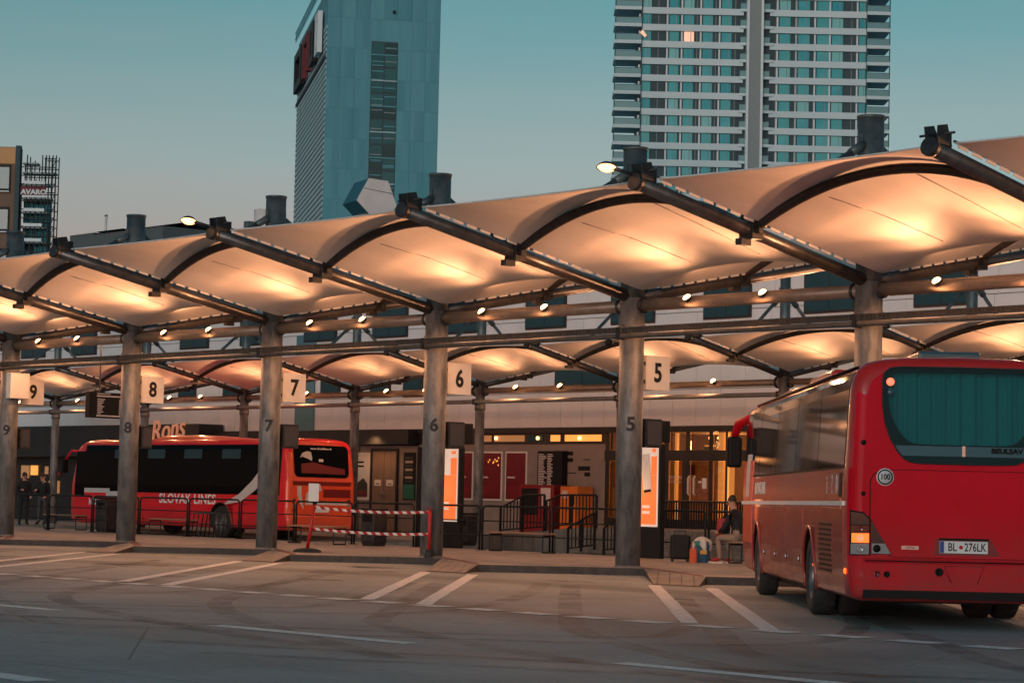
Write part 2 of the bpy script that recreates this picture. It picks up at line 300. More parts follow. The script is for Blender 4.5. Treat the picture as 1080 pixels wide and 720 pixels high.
# ------------------------------------------------------------------ mesh helpers
def basis(d):
    d = Vector(d).normalized(); a = Vector((0, 0, 1)) if abs(d.z) < .95 else Vector((1, 0, 0))
    u = d.cross(a).normalized(); return u, d.cross(u).normalized()
class MB:
    def __init__(s): s.v = []; s.f = []; s.m = []; s.sm = []
    def add(s, vs, fs, mi=0, smooth=False):
        n = len(s.v); s.v += [tuple(v) for v in vs]
        for f in fs: s.f.append(tuple(i+n for i in f)); s.m.append(mi); s.sm.append(smooth)
        return s
    def box(s, x0, x1, y0, y1, z0, z1, mi=0, T=None):
        vs = [Vector((x, y, z)) for z in (z0, z1) for y in (y0, y1) for x in (x0, x1)]
        if T: vs = [T @ v for v in vs]
        return s.add(vs, [(0, 2, 3, 1), (4, 5, 7, 6), (0, 1, 5, 4), (1, 3, 7, 5), (3, 2, 6, 7), (2, 0, 4, 6)], mi)
    def tube(s, p0, p1, r0, r1=None, seg=14, mi=0, caps=True, smooth=True):
        p0, p1 = Vector(p0), Vector(p1); r1 = r0 if r1 is None else r1; u, w_ = basis(p1-p0)
        vs = []
        for p, r in ((p0, r0), (p1, r1)):
            for i in range(seg):
                a = 2*math.pi*i/seg; vs.append(p+u*math.cos(a)*r+w_*math.sin(a)*r)
        s.add(vs, [(i, (i+1) % seg, seg+(i+1) % seg, seg+i) for i in range(seg)], mi, smooth)
        if caps: s.add(vs[:seg], [tuple(reversed(range(seg)))], mi); s.add(vs[seg:], [tuple(range(seg))], mi)
        return s
    def path(s, pts, r, seg=10, mi=0, closed=False, smooth=True):
        pts = [Vector(p) for p in pts]; n = len(pts); vs = []; pu = None
        for k, p in enumerate(pts):
            if closed: d = pts[(k+1) % n]-pts[k-1]
            else: d = pts[min(k+1, n-1)]-pts[max(k-1, 0)]
            d.normalize()
            if pu is None: u, _ = basis(d)
            else: u = (pu-d*pu.dot(d)).normalized()
            pu = u; w_ = d.cross(u)
            rr = r[k] if isinstance(r, (list, tuple)) else r
            for i in range(seg):
                a = 2*math.pi*i/seg; vs.append(p+u*math.cos(a)*rr+w_*math.sin(a)*rr)
        fs = []
        for k in range(n if closed else n-1):
            k2 = (k+1) % n
            for i in range(seg): fs.append((k*seg+i, k*seg+(i+1) % seg, k2*seg+(i+1) % seg, k2*seg+i))
        if not closed: fs.append(tuple(reversed(range(seg)))); fs.append(tuple(range((n-1)*seg, n*seg)))
        return s.add(vs, fs, mi, smooth)
    def prism(s, poly, z0, z1, mi=0, mi_side=None):
        n = len(poly); vs = [(x, y, z0) for x, y in poly]+[(x, y, z1) for x, y in poly]
        a = sum(poly[i][0]*poly[(i+1) % n][1]-poly[(i+1) % n][0]*poly[i][1] for i in range(n))
        top = tuple(range(n, 2*n)); bot = tuple(reversed(range(n)))
        sd = [(i, (i+1) % n, n+(i+1) % n, n+i) for i in range(n)]
        if a < 0: top = tuple(reversed(top)); bot = tuple(reversed(bot)); sd = [tuple(reversed(f)) for f in sd]
        s.add(vs, [top, bot], mi); s.add(vs, sd, mi if mi_side is None else mi_side); return s
    def plate(s, pts, nrm, th, mi=0):
        pts = [Vector(p) for p in pts]; n = len(pts); o = Vector(nrm).normalized()*th
        a = sum((pts[i].cross(pts[(i+1) % n]) for i in range(n)), Vector()).dot(Vector(nrm))
        if a < 0: pts.reverse()
        vs = pts+[p+o for p in pts]
        return s.add(vs, [tuple(reversed(range(n))), tuple(range(n, 2*n))]+[(i, (i+1) % n, n+(i+1) % n, n+i) for i in range(n)], mi)
    def lathe(s, prof, axis_p, axis_d, seg=24, mi=0, smooth=True, closed=False):
        p, d = Vector(axis_p), Vector(axis_d).normalized(); u, w_ = basis(d); vs = []
        for (h, r) in prof:
            for i in range(seg):
                a = 2*math.pi*i/seg; vs.append(p+d*h+(u*math.cos(a)+w_*math.sin(a))*r)
        fs = []; n = len(prof)
        for k in range(n if closed else n-1):
            k2 = (k+1) % n
            for i in range(seg): fs.append((k*seg+i, k*seg+(i+1) % seg, k2*seg+(i+1) % seg, k2*seg+i))
        return s.add(vs, fs, mi, smooth)
    def grid(s, fn, nu, nv, mi=0, smooth=True):
        vs = [fn(i/nu, j/nv) for j in range(nv+1) for i in range(nu+1)]
        return s.add(vs, [(j*(nu+1)+i, j*(nu+1)+i+1, (j+1)*(nu+1)+i+1, (j+1)*(nu+1)+i) for j in range(nv) for i in range(nu)], mi, smooth)
    def mesh(s, *mats, fix=True, name='mesh'):
        me = bpy.data.meshes.new(name); me.from_pydata(s.v, [], s.f)
        for m in mats: me.materials.append(M[m] if isinstance(m, str) else m)
        for p, mi, sm in zip(me.polygons, s.m, s.sm): p.material_index = mi; p.use_smooth = sm
        if fix:
            bm = bmesh.new(); bm.from_mesh(me); bmesh.ops.remove_doubles(bm, verts=bm.verts, dist=1e-5)
            bmesh.ops.recalc_face_normals(bm, faces=bm.faces); bm.to_mesh(me); bm.free()
        me.update(); return me
    def build(s, name, mats, parent=None, loc=None, rot=None, fix=True):
        return put(name, s.mesh(*([mats] if isinstance(mats, str) else mats), fix=fix, name=name), parent, loc, rot)
def put(name, me, parent=None, loc=None, rot=None):
    o = bpy.data.objects.new(name, me); C.objects.link(o)
    if parent: o.parent = parent
    if loc is not None: o.location = loc
    if rot is not None: o.rotation_euler = rot
    return o
def tag(o, label=None, cat=None, group=None, kind=None):
    if label: o['label'] = label
    if cat: o['category'] = cat
    if group: o['group'] = group
    if kind: o['kind'] = kind
    return o
def thing(name, label, cat, loc=(0, 0, 0), rz=0, group=None):
    o = bpy.data.objects.new(name, None); C.objects.link(o); o.location = loc; o.rotation_euler = (0, 0, rz)
    o.empty_display_size = .2
    return tag(o, label, cat, group)
def bevel(o, wd, seg=2):
    b = o.modifiers.new('bevel', 'BEVEL'); b.width = wd; b.segments = seg; b.limit_method = 'ANGLE'; return o
def text_mesh(body, size, mname, depth=.004, bold=0., shear=0., align='CENTER', spacing=1.):
    cu = bpy.data.curves.new('text', 'FONT'); cu.body = body; cu.size = size; cu.extrude = depth; cu.offset = bold; cu.shear = shear
    cu.align_x = align; cu.align_y = 'CENTER'; cu.space_character = spacing; cu.resolution_u = 3
    o = bpy.data.objects.new('text', cu); C.objects.link(o)
    dg = bpy.context.evaluated_depsgraph_get(); me = bpy.data.meshes.new_from_object(o.evaluated_get(dg))
    bpy.data.objects.remove(o); me.materials.clear(); me.materials.append(M[mname]); return me
def frame_mx(origin, right, upv):
    r_ = Vector(right).normalized(); u_ = Vector(upv).normalized(); n_ = r_.cross(u_)
    return Matrix(((r_.x, u_.x, n_.x, origin[0]), (r_.y, u_.y, n_.y, origin[1]), (r_.z, u_.z, n_.z, origin[2]), (0, 0, 0, 1)))
def put_text(name, body, size, mname, parent, origin, right, upv=(0, 0, 1), sx=1., **kw):
    me = text_mesh(body, size, mname, **kw); mx = frame_mx(origin, right, upv) @ Matrix.Diagonal((sx, 1, 1, 1))
    me.transform(mx); return put(name, me, parent)
def spot(name, parent, loc, direction, power, cone=150, blend=.8, radius=.08, col=LAMP):
    l = bpy.data.lights.new(name, 'SPOT'); l.energy = power; l.spot_size = R(cone); l.spot_blend = blend; l.shadow_soft_size = radius; l.color = col
    o = bpy.data.objects.new(name, l); C.objects.link(o); o.parent = parent; o.location = loc
    o.rotation_euler = (-Vector(direction)).to_track_quat('Z', 'Y').to_euler(); return o
def point(name, parent, loc, power, radius=.1, col=LAMP):
    l = bpy.data.lights.new(name, 'POINT'); l.energy = power; l.shadow_soft_size = radius; l.color = col
    o = bpy.data.objects.new(name, l); C.objects.link(o); o.parent = parent; o.location = loc; return o

# ================================================================== SETTING
S = 5.717; PZ = .12
BN = Vector((.725, -.688, 0)); BD = Vector((-.725, .688, 0))      # bay axis (out / in)
KD = Vector((.688, .725, 0))                                       # along a bay's kerb
road = MB().add([(-3000, -3000, 0), (3000, -3000, 0), (3000, 3000, 0), (-3000, 3000, 0)], [(0, 1, 2, 3)]).build('road', 'asphalt', fix=False)
tag(road, kind='structure')
def strip(name, a, b, wd, z=.004):
    a = Vector((*a, 0)); b = Vector((*b, 0)); d = (b-a).normalized(); n = Vector((-d.y, d.x, 0))*wd/2
    nn = max(1, int((b-a).length/.8)); vs = []; rnd = random.Random(hash(name+str(round(a.x, 1))) & 255)
    for i in range(nn+1):
        p = a+(b-a)*i/nn; e = 1+rnd.uniform(-.06, .06)
        vs += [p+n*e+Vector((0, 0, z)), p-n*e+Vector((0, 0, z))]
    return MB().add(vs, [(2*i+1, 2*i+3, 2*i+2, 2*i) for i in range(nn)]).build(name, 'road_paint', road, fix=False)
for k in range(-5, 4):
    x = k*S
    strip('bay_line', (4.77+x, -4.14), (13.47+x, -12.42), .2)
    strip('bay_line', (5.92+x, -4.02), (14.75+x, -12.54), .2)
x = -16.
while x < 27:
    strip('edge_dash', (x, -12.72), (x+.58, -12.72), .34, .006); x += .93
for a, b in ((7.2, 9.05), (12.05, 15.15), (17.78, 20.9)):
    strip('lane_line', (a, -17.78), (b, -17.78), .24)
strip('lane_line', (2.0, -17.78), (4.5, -17.78), .24)
strip('lane_line', (14.6, -22.95), (17.4, -22.95), .24)
def stain_mat(name, col, amt, sc):
    m = bpy.data.materials.new(name); m.use_nodes = True; t = m.node_tree; b = t.nodes['Principled BSDF']; out = t.nodes['Material Output']; N = t.nodes.new
    b.inputs['Base Color'].default_value = (*col, 1); b.inputs['Roughness'].default_value = .6
    tc = N('ShaderNodeTexCoord'); n = N('ShaderNodeTexNoise'); n.inputs['Scale'].default_value = sc; n.inputs['Detail'].default_value = 6; n.inputs['Roughness'].default_value = .7
    r = N('ShaderNodeMapRange'); r.inputs['From Min'].default_value = .38; r.inputs['From Max'].default_value = .68; r.inputs['To Max'].default_value = amt
    tr = N('ShaderNodeBsdfTransparent'); x = N('ShaderNodeMixShader')
    t.links.new(tc.outputs['Object'], n.inputs['Vector']); t.links.new(n.outputs[0], r.inputs[0]); t.links.new(r.outputs[0], x.inputs[0])
    t.links.new(tr.outputs[0], x.inputs[1]); t.links.new(b.outputs[0], x.inputs[2]); t.links.new(x.outputs[0], out.inputs[0]); MATS[name] = m
stain_mat('tyre_mark', (.02, .021, .021), .40, 1.3); stain_mat('oil_stain', (.012, .012, .011), .8, 2.2)
def tyre_mark(pts, wd, z):
    pts = [Vector((*p, 0)) for p in pts]; P = []
    for i in range(len(pts)-2):
        for j in range(12):
            f = j/12; a = pts[i].lerp(pts[i+1], .5) if i else pts[0]; c = pts[i+1].lerp(pts[i+2], .5) if i < len(pts)-3 else pts[-1]
            P.append(a*(1-f)**2+pts[i+1]*2*f*(1-f)+c*f*f)
    vs = []
    for i, p in enumerate(P):
        d = (P[min(i+1, len(P)-1)]-P[max(i-1, 0)]).normalized(); n = Vector((-d.y, d.x, 0))*wd/2; vs += [p+n+Vector((0, 0, z)), p-n+Vector((0, 0, z))]
    MB().add(vs, [(2*i+1, 2*i+3, 2*i+2, 2*i) for i in range(len(P)-1)]).build('tyre_mark', 'tyre_mark', road, fix=False)
rk = random.Random(3); zt = .0012
for k in range(-3, 3):
    for side in (0, 1):
        o = k*S+rk.uniform(-.4, .4)
        for dw in (0, 2.05):
            a = Vector((3.2+o, -6.2))+Vector((.688, .725))*(dw-1.0); zt += .00012
            if side: tyre_mark([(a.x, a.y), (a.x+6.5, a.y-6.2), (a.x+11+dw*.4, a.y-10.5-dw*.3), (a.x+20, a.y-12.2-dw)], .30, zt)
            else: tyre_mark([(a.x, a.y), (a.x+5.8, a.y-5.6), (a.x+8.2, a.y-9.3-dw*.8), (a.x-2, a.y-13.5-dw)], .28, zt)
for i in range(26):
    bay = rk.randint(-4, 2); f = rk.uniform(1.5, 9.5); c = Vector((1.0+bay*S, -2.4, 0))+BN*f+KD*rk.uniform(-.5, .7); n = 14; r0 = rk.uniform(.12, .5)
    MB().add([(c.x+math.cos(2*math.pi*j/n)*r0*rk.uniform(.6, 1.2)*1.5, c.y+math.sin(2*math.pi*j/n)*r0*rk.uniform(.6, 1.2), .0032) for j in range(n)], [tuple(range(n))]).build('oil_stain', 'oil_stain', road, fix=False)
# platform with saw-tooth bays
def kerbA(k): return Vector((-1.0, -2.88, 0))+Vector((k*S, 0, 0))
def kerbB(k): return Vector((1.11, -.67, 0))+Vector((k*S, 0, 0))
def toeL(k): return Vector((4.48, -3.87, 0))+Vector((k*S, 0, 0))
poly = []
ks = list(range(-7, 5))
for k in ks:
    poly += [kerbA(k), kerbB(k)]
poly = [(p.x, p.y) for p in poly]
plat = MB().prism([(poly[0][0], 6.3)]+poly+[(poly[-1][0], 6.3)], -.05, PZ, 0, 1).build('platform_pavement', ['paving', 'kerb_face_shaded'], fix=False)
tag(plat, kind='structure')
tact = []
for k in ks[:-1]:
    b, a2 = kerbB(k), kerbA(k+1)
    tl = toeL(k); tr_ = tl+Vector((.95, .08, 0))
    # ramped tongue of paving between two bays, running out to the painted lines
    m = MB(); z1 = PZ+.003
    m.add([(b.x, b.y, z1), (a2.x, a2.y, z1), (tr_.x, tr_.y, .012), (tl.x, tl.y, .012)], [(0, 3, 2, 1)], 0)
    m.add([(b.x, b.y, z1), (tl.x, tl.y, .012), (tl.x, tl.y, -.02), (b.x, b.y, -.02)], [(0, 3, 2, 1)], 1)
    m.add([(a2.x, a2.y, z1), (tr_.x, tr_.y, .012), (tr_.x, tr_.y, -.02), (a2.x, a2.y, -.02)], [(0, 1, 2, 3)], 1)
    m.build('tongue', ['tongue_paving', 'kerb_face_shaded'], plat)
    c0 = b+BD*1.0; t_ = [b+BD*.35+KD*.0, b+BD*1.25, b+BD*1.25+(a2-b), b+BD*.35+(a2-b)]
    MB().add([(p.x, p.y, PZ+.006) for p in t_], [(0, 1, 2, 3)]).build('tactile_paving', 'tactile', plat)
for k in ks:   # kerb stones: one row along every bay
    a, b = kerbA(k), kerbB(k); n = 3; d = (b-a)/n
    for i in range(n):
        p0 = a+d*i+d.normalized()*.006; p1 = a+d*(i+1)-d.normalized()*.006
        q = [p0+BN*.004, p1+BN*.004, p1+BD*.2, p0+BD*.2]
        MB().prism([(p.x, p.y) for p in q], -.03, PZ+.012, 0, 1).build('kerb_stone', ['kerb', 'kerb_face_shaded'], plat)
p2 = MB().box(-75, -17.5, 12.4, 19.2, -.05, PZ).build('back_platform', 'paving'); tag(p2, kind='structure')
# raised terrace in front of the entrance, on a block plinth, with a ramp at its left end
TZ = .66
ter = MB().box(-12.5, 14, 10.62, 19.2, -.05, TZ).build('terrace', 'terrace_paving'); tag(ter, kind='structure')
bx = MB().box(0, .588, -.06, .06, 0, .205).mesh('block', name='block')
for r in range(3):
    for i in range(36):
        x = -12.5+i*.6+(r % 2)*.3
        put('block', bx, ter, (x, 10.55, PZ-.1+r*.215), None)
rampm = MB(); rampm.add([(-20.5, 10.62, 0), (-12.5, 10.62, 0), (-12.5, 12.2, 0), (-20.5, 12.2, 0), (-20.5, 10.62, .02), (-12.5, 10.62, TZ), (-12.5, 12.2, TZ), (-20.5, 12.2, .02)],
    [(0, 3, 2, 1), (4, 5, 6, 7), (0, 1, 5, 4), (1, 2, 6, 5), (2, 3, 7, 6), (3, 0, 4, 7)])
tag(rampm.build('ramp', 'terrace_paving'), kind='structure')

# ================================================================== CANOPY
def arc(x0, x1, y, z, rise, n=22):
    return [(x0+(x1-x0)*i/n, y, z+rise*4*(i/n)*(1-i/n)) for i in range(n+1)]
class Row:
    pass
def make_row(name, hj, slope, L_, ny, colr, base, mast_z, strut_z, arm_r, edge_y, rise):
    r = Row(); r.__dict__.update(locals()); zj = hj
    za = lambda y: hj+slope*abs(y)
    r.za = za
    # column + mast
    r.shaft = MB().tube((0, 0, base), (0, 0, hj-.02), colr, seg=28).mesh('galv')
    r.plate = MB().lathe([(0, colr+.02), (.02, colr+.02), (.03, colr), (.0301, .001)], (0, 0, base), (0, 0, 1), 24).mesh('galv')
    r.collar = MB().lathe([(-.09, colr+.003), (-.09, colr+.02), (.09, colr+.02), (.09, colr+.003)], (0, 0, hj-.62), (0, 0, 1), 24).mesh('galv')
    m = MB(); m.tube((0, 0, hj-.02), (0, 0, mast_z), colr*.97, seg=28)
    m.lathe([(0, colr*.97), (0, colr*1.03), (.05, colr*1.03), (.05, .001)], (0, 0, mast_z-.05), (0, 0, 1), 28)
    r.mast = m.mesh('mast')
    r.arms = []; r.nodes = []; r.tips = []; r.struts = []; r.rails = []; r.laces = []
    for s in (-1, 1):
        y0, y1 = s*(colr*.7), s*L_
        r.arms.append(MB().tube((0, y0, za(y0)-.02), (0, y1, za(y1)), arm_r, seg=16).mesh('arm'))
        m = MB(); k = arm_r
        n_ = Vector((0, s*ny, za(ny)))
        m.box(-k*1.3, k*1.3, n_.y-.13, n_.y+.13, n_.z-k*1.25, n_.z+k*1.4)
        m.box(-k*1.9, k*1.9, n_.y-.05, n_.y+.05, n_.z-k*.5, n_.z+k*2.3)
        m.box(-k*1.0, k*.2, n_.y-.25*1, n_.y-.02, n_.z-k*2.1, n_.z-k*1.2)
        r.nodes.append(m.mesh('dark_steel'))
        t_ = Vector((0, s*L_, za(L_))); d = Vector((0, s, slope)).normalized()
        m = MB(); m.tube(t_-d*.02, t_+d*.10, arm_r*1.18, seg=16)
        for sx in (-1, 1):
            m.plate([t_+Vector((sx*k*.8, -s*.28, .04)), t_+Vector((sx*k*.8, s*.04, .06)), t_+Vector((sx*k*1.0, s*.05, k*2.6)), t_+Vector((sx*k*1.0, -s*.14, k*2.9))], (1, 0, 0), .03)
        m.tube(t_+Vector((-.30, -s*.1, .20)), t_+Vector((.30, -s*.1, .20)), .018, seg=8)
        m.box(-.05, .05, t_.y-s*.3-.06, t_.y-s*.3+.06, t_.z+.02, t_.z+k*2.2)
        r.tips.append(m.mesh('dark_steel'))
        m = MB(); a = Vector((0, s*colr*.6, strut_z)); b = Vector((0, s*(ny+.15), za(ny)+k))
        m.tube(a, b, .055 if colr > .2 else .045, seg=10)
        m.tube(a, a+(b-a).normalized()*.45, .085, .075, seg=10); m.box(-.04, .04, a.y-.12, a.y+.12, strut_z-.12, strut_z+.14)
        r.struts.append(m.mesh('mast'))
        m = MB(); mL = MB(); u = Vector((0, s, slope)).normalized()
        for sx in (-1, 1):
            p0 = Vector((sx*(k+.015), s*.45, za(.45)+k*.95)); p1 = Vector((sx*(k+.015), s*(L_-.25), za(L_-.25)+k*.95))
            m.tube(p0+Vector((sx*.045, 0, .045)), p1+Vector((sx*.045, 0, .045)), .02, seg=6)
            ln = (p1-p0).length; t = .15
            while t < ln-.3:
                q = p0+(p1-p0)*(t/ln); q2 = p0+(p1-p0)*((t+.235)/ln); o_ = Vector((sx*.05, 0, .02))
                mL.plate([q+o_+Vector((0, 0, -.045)), q+o_+Vector((0, 0, .012)), q2+o_+Vector((0, 0, .012)), q2+o_+Vector((0, 0, -.045))], (sx, 0, 0), .012)
                t += .325
        r.rails.append(m.mesh('dark_steel')); r.laces.append(mL.mesh('bright_lace_gap'))
    # membrane of one bay (from this column to the next, +X)
    gx = arm_r+.10
    def prof(y):      # extra height at mid bay: high at the arches, falling to the valley and to the free edge
        a = abs(y); pts = [(0, rise*.50), (ny*.5, rise*.80), (ny*.85, rise*.985), (ny, rise*1.02), (ny*1.12, rise*.975), (edge_y, rise*.17)]
        for (a0, v0), (a1, v1) in zip(pts, pts[1:]):
            if a <= a1:
                f = (a-a0)/(a1-a0); return v0+(v1-v0)*f
        return pts[-1][1]
    def surf(u_, v_):
        s_ = u_; x = gx+(S-2*gx)*s_
        b = 4*s_*(1-s_)
        ym = L_-.22-(L_-edge_y-.22)*b            # free edge bows inwards
        y = (v_*2-1); y = math.copysign(abs(y)**1.0, y)*ym
        h = prof(y*(edge_y/ym) if abs(y) > ny else y)
        pb = b**(1.0 if abs(y) > ny*.6 else .85)
        return Vector((x, y, za(y)+arm_r*.9+.02+h*pb*(1 if b > 0 else 0)))
    r.sheet = MB().grid(surf, 30, 60).mesh('membrane', fix=False)
    sd_ = MB()
    for v0 in (0., 1.): sd_.path([surf(i/30, v0)+Vector((0, 0, -.01)) for i in range(31)], .016, 6)
    r.cable = sd_.mesh('white_trim')
    sm = MB()
    for u0 in (.30, .62):
        for sg in (0, 1):
            vv = [.53+.22*j/8 if sg else .47-.22*j/8 for j in range(9)]
            sm.path([surf(u0+.10*j/8*(1 if sg else -1), v)+Vector((0, 0, -.004)) for j, v in enumerate(vv)], .006, 4)
    r.seam = sm.mesh('seam')
    r.arches = [MB().path(arc(arm_r*.4, S-arm_r*.4, s*ny, za(ny)+arm_r*.35, rise*1.0-.02), .085 if colr > .2 else .06, 12).mesh('dark_steel') for s in (-1, 1)]
    # valley beam between the columns
    bz = hj-.165
    m = MB(); m.tube((colr*.9, 0, bz), (S-colr*.9, 0, bz), .115 if colr > .2 else .085, seg=18)
    r.beam = m.mesh('beam'); r.bz = bz
    m = MB(); m.tube((.5, 0, bz), (.5, 0, bz), .1)
    m = MB()
    for x in (colr+.05, S-colr-.09): m.lathe([(0, .10), (0, .15), (.04, .15), (.04, .10)], (x, 0, bz), (1, 0, 0), 18)
    r.flange = m.mesh('dark_steel')
    m = MB(); m.lathe([(-.06, .001), (-.06, .045), (0, .085), (.03, .10), (.035, .092)], (0, -.12, .06), (0, -.55, .6), 16); m.box(-.02, .02, -.11, .0, -.02, .05)
    r.lamp = m.mesh('dark_steel')
    r.lens = MB().lathe([(0, .080), (.024, .058), (.04, .001)], (0, -.12-.018, .06+.02), (0, -.55, .6), 16).mesh('lens_warm')
    return r
row1 = make_row('front', 5.19, .193, 5.62, 3.0, .235, PZ, 8.03, 7.55, .115, 5.0, .73)
row2 = make_row('back', 4.56, .213, 3.40, 1.80, .135, PZ, 7.25, 6.6, .075, 3.05, .52)
COL_LABEL = {4: 'thick grey canopy column behind the red coach at right',
             3: 'canopy frame at the right edge, only its raised arm in view', 2: 'canopy frame beyond the right edge of the picture', 10: 'canopy frame beyond the left edge of the picture'}
def add_frame(r, X, Y, label, group, digit=None, flood=False):
    t = thing('canopy_column', label, 'column', (X, Y, 0), 0, group)
    put('shaft', r.shaft, t); put('base_plate', r.plate, t); put('collar', r.collar, t); put('mast', r.mast, t)
    for i in (0, 1):
        a = put('arm', r.arms[i], t); put('edge_rail', r.rails[i], a); put('bright_lace_gap', r.laces[i], a); put('end_bracket', r.tips[i], a)
        put('node_bracket', r.nodes[i], a); put('strut', r.struts[i], t)
    if digit:
        me = text_mesh(digit, .36, 'digit', depth=.0, bold=.012); z0 = DIGZ[digit]
        bm = bmesh.new(); bm.from_mesh(me)
        for j in range(-12, 13): bmesh.ops.bisect_plane(bm, geom=bm.verts[:]+bm.edges[:]+bm.faces[:], plane_co=(j*.012, 0, 0), plane_no=(1, 0, 0))
        bm.to_mesh(me); bm.free()
        for v in me.vertices:      # wrap the painted numeral round the shaft
            a = R(-42)+v.co.x/r.colr; v.co = Vector((math.cos(a)*(r.colr+.003), math.sin(a)*(r.colr+.003), z0+v.co.y))
        put('numeral', me, t)
    if flood:
        f = thing('floodlight', 'lit floodlight at the tip of the arm above '+flood, 'floodlight', (X, Y-5.75, r.za(5.75)+.12), 0, 'floodlights on the canopy tips')
        m = MB(); hd = Vector((-.30, -.26, .10)); ax = Vector((.20, -.26, -.9))
        m.lathe([(-.07, .001), (-.065, .05), (-.04, .10), (.0, .145), (.025, .165), (.03, .15)], hd, ax, 24)
        m.build('housing', 'dark_steel', f)
        MB().lathe([(.015, .15), (.05, .11), (.065, .001)], hd, ax, 24).build('lens', 'flood_lens', f)
        MB().tube((0, 0, -.02), hd, .03, seg=8).build('bracket', 'dark_steel', f)
        spot('flood_lamp', f, hd+ax.normalized()*.14, Vector((-.15, -.35, -.8)), P_FLOOD, 150, .7, .12)
    return t
DIGZ = {str(k): onX(px, py, (5-k)*S).z for k, px, py in ((5, 664, 448), (6, 459, 449), (7, 283, 449.5), (8, 134, 451.5), (9, 5, 454))}
for k in range(2, 11):
    lab = COL_LABEL.get(k, 'thick grey canopy column with the numeral %d painted on it' % k)
    add_frame(row1, (5-k)*S, 0, lab, 'front row canopy columns', str(k) if 5 <= k <= 9 else None, flood={4: 'the coach', 6: 'bay 6'}.get(k))
NW = {2: 'two', 3: 'three', 4: 'four', 5: 'five', 6: 'six', 7: 'seven', 8: 'eight', 9: 'nine', 10: 'ten'}
ORD = ['first', 'second', 'third', 'fourth', 'fifth', 'sixth', 'seventh']
R2X = [-1.8-S*n for n in range(-1, 9)]
R2L = {1: 'thin back-row column just left of the coach roof', 2: 'thin back-row column hidden behind column 5', 3: 'thin back-row column left of the wall posters, beside column 6',
       4: 'thin back-row column right behind the parked bus', 5: 'thin back-row column rising above the bus roof next to column 7', 6: 'thin back-row column half hidden by column 8', 7: 'thin back-row column left of the parked bus, next to column 9'}
for n, X in zip(range(-1, 9), R2X):
    add_frame(row2, X, 12.84, R2L.get(n, 'thin back-row column, its foot out of view at the %s end' % ('right' if n < 1 else 'left')), 'back row canopy columns')
def add_bay(r, X, Y, where, group, lamps, backlamp=False):
    t = thing('membrane_roof', 'cream membrane roof bay '+where, 'canopy', (X, Y, 0), 0, group)
    sh_ = put('sheet', r.sheet, t); put('edge_cable', r.cable, t); put('seam', r.seam, sh_)
    for a in r.arches: put('arch', a, t)
    b = thing('canopy_beam', 'tubular beam with two lamps under the roof bay '+where, 'beam', (X, Y, 0), 0, group.replace('roof bays', 'beams'))
    put('tube', r.beam, b); put('flange', r.flange, b)
    for fr in lamps:
        lp = put('lamp', r.lamp, b, (S*fr, 0, r.bz)); put('lens', r.lens, lp)
        k_ = (1 if r is row1 else .55)*random.uniform(.82, 1.18)
        spot('uplight', b, (S*fr, -.22, r.bz+.08), (0, -.95, .30), P_UP*1.9*k_, 92, 1., .08)
        spot('uplight', b, (S*fr, -.22, r.bz+.08), (0, -.86, .50), P_UP*.34*k_, 150, 1., .08)
        spot('uplight', b, (S*fr, .20, r.bz+.10), (0, .92, .38), P_UP*.75*k_, 124, 1., .08)
        spot('spill', b, (S*fr, -.27, r.bz+.02), (0, -.25, -.95), P_SPILL*k_, 178, .4, .07)
for k in range(10, 2, -1):
    wh = 'between columns %d and %d in the front row' % (k, k-1) if 5 < k < 10 else {5: 'right of column 5 in the front row', 4: 'above the red coach in the front row', 3: 'at the top right corner', 10: 'at the left edge beyond column 9'}[k]
    add_bay(row1, (5-k)*S, 0, wh, 'front row roof bays', (.27, .595))
for n in range(0, 9):
    X = -1.8-S*n
    wh = {0: 'above the coach roof in the back row', 1: 'left of the coach roof in the back row', 2: 'behind column 5 in the back row', 3: 'above the wall posters in the back row', 4: 'behind column 6 in the back row', 5: 'behind column 7 in the back row', 6: 'between columns 8 and 7 in the back row', 7: 'behind column 8 in the back row', 8: 'behind column 9 in the back row'}[n]
    add_bay(row2, X, 12.84, wh, 'back row roof bays', (.285, .60))
# long pipe and ribbed cable tray strapped along the columns
X0, X1 = -36., 18.
t = thing('cable_tray', 'long ribbed cable tray and pipe strapped along the front columns', 'cable tray', (0, -.33, 4.40))
MB().tube((X0, 0, .03), (X1, 0, .03), .05, seg=10).build('pipe', 'tray_metal', t)
m = MB(); m.box(X0, X1, -.05, -.035, .09, .11); m.box(X0, X1, -.05, -.035, .175, .195); m.box(X0, X1, .04, .055, .09, .195)
m.build('tray', 'tray_metal', t)
m = MB(); x = X0
while x < X1: m.box(x, x+.03, -.056, -.051, .09, .195); x += .09
tag(m.build('rib', 'tray_metal', t), kind='stuff')
for k in range(2, 10):
    X = (5-k)*S
    MB().box(X-.05, X+.05, -.06, .12, -.03, .20).build('bracket', 'dark_steel', t)
t = thing('service_pipe', 'long smooth pipe strapped along the back row columns', 'pipe', (0, 12.84-.2, 4.08))
MB().tube((-60, 0, 0), (6, 0, 0), .062, seg=10).build('pipe', 'pipe_dull', t)
for X in R2X: MB().box(X-.04, X+.04, -.07, .1, -.08, .08).build('bracket', 'dark_steel', t)

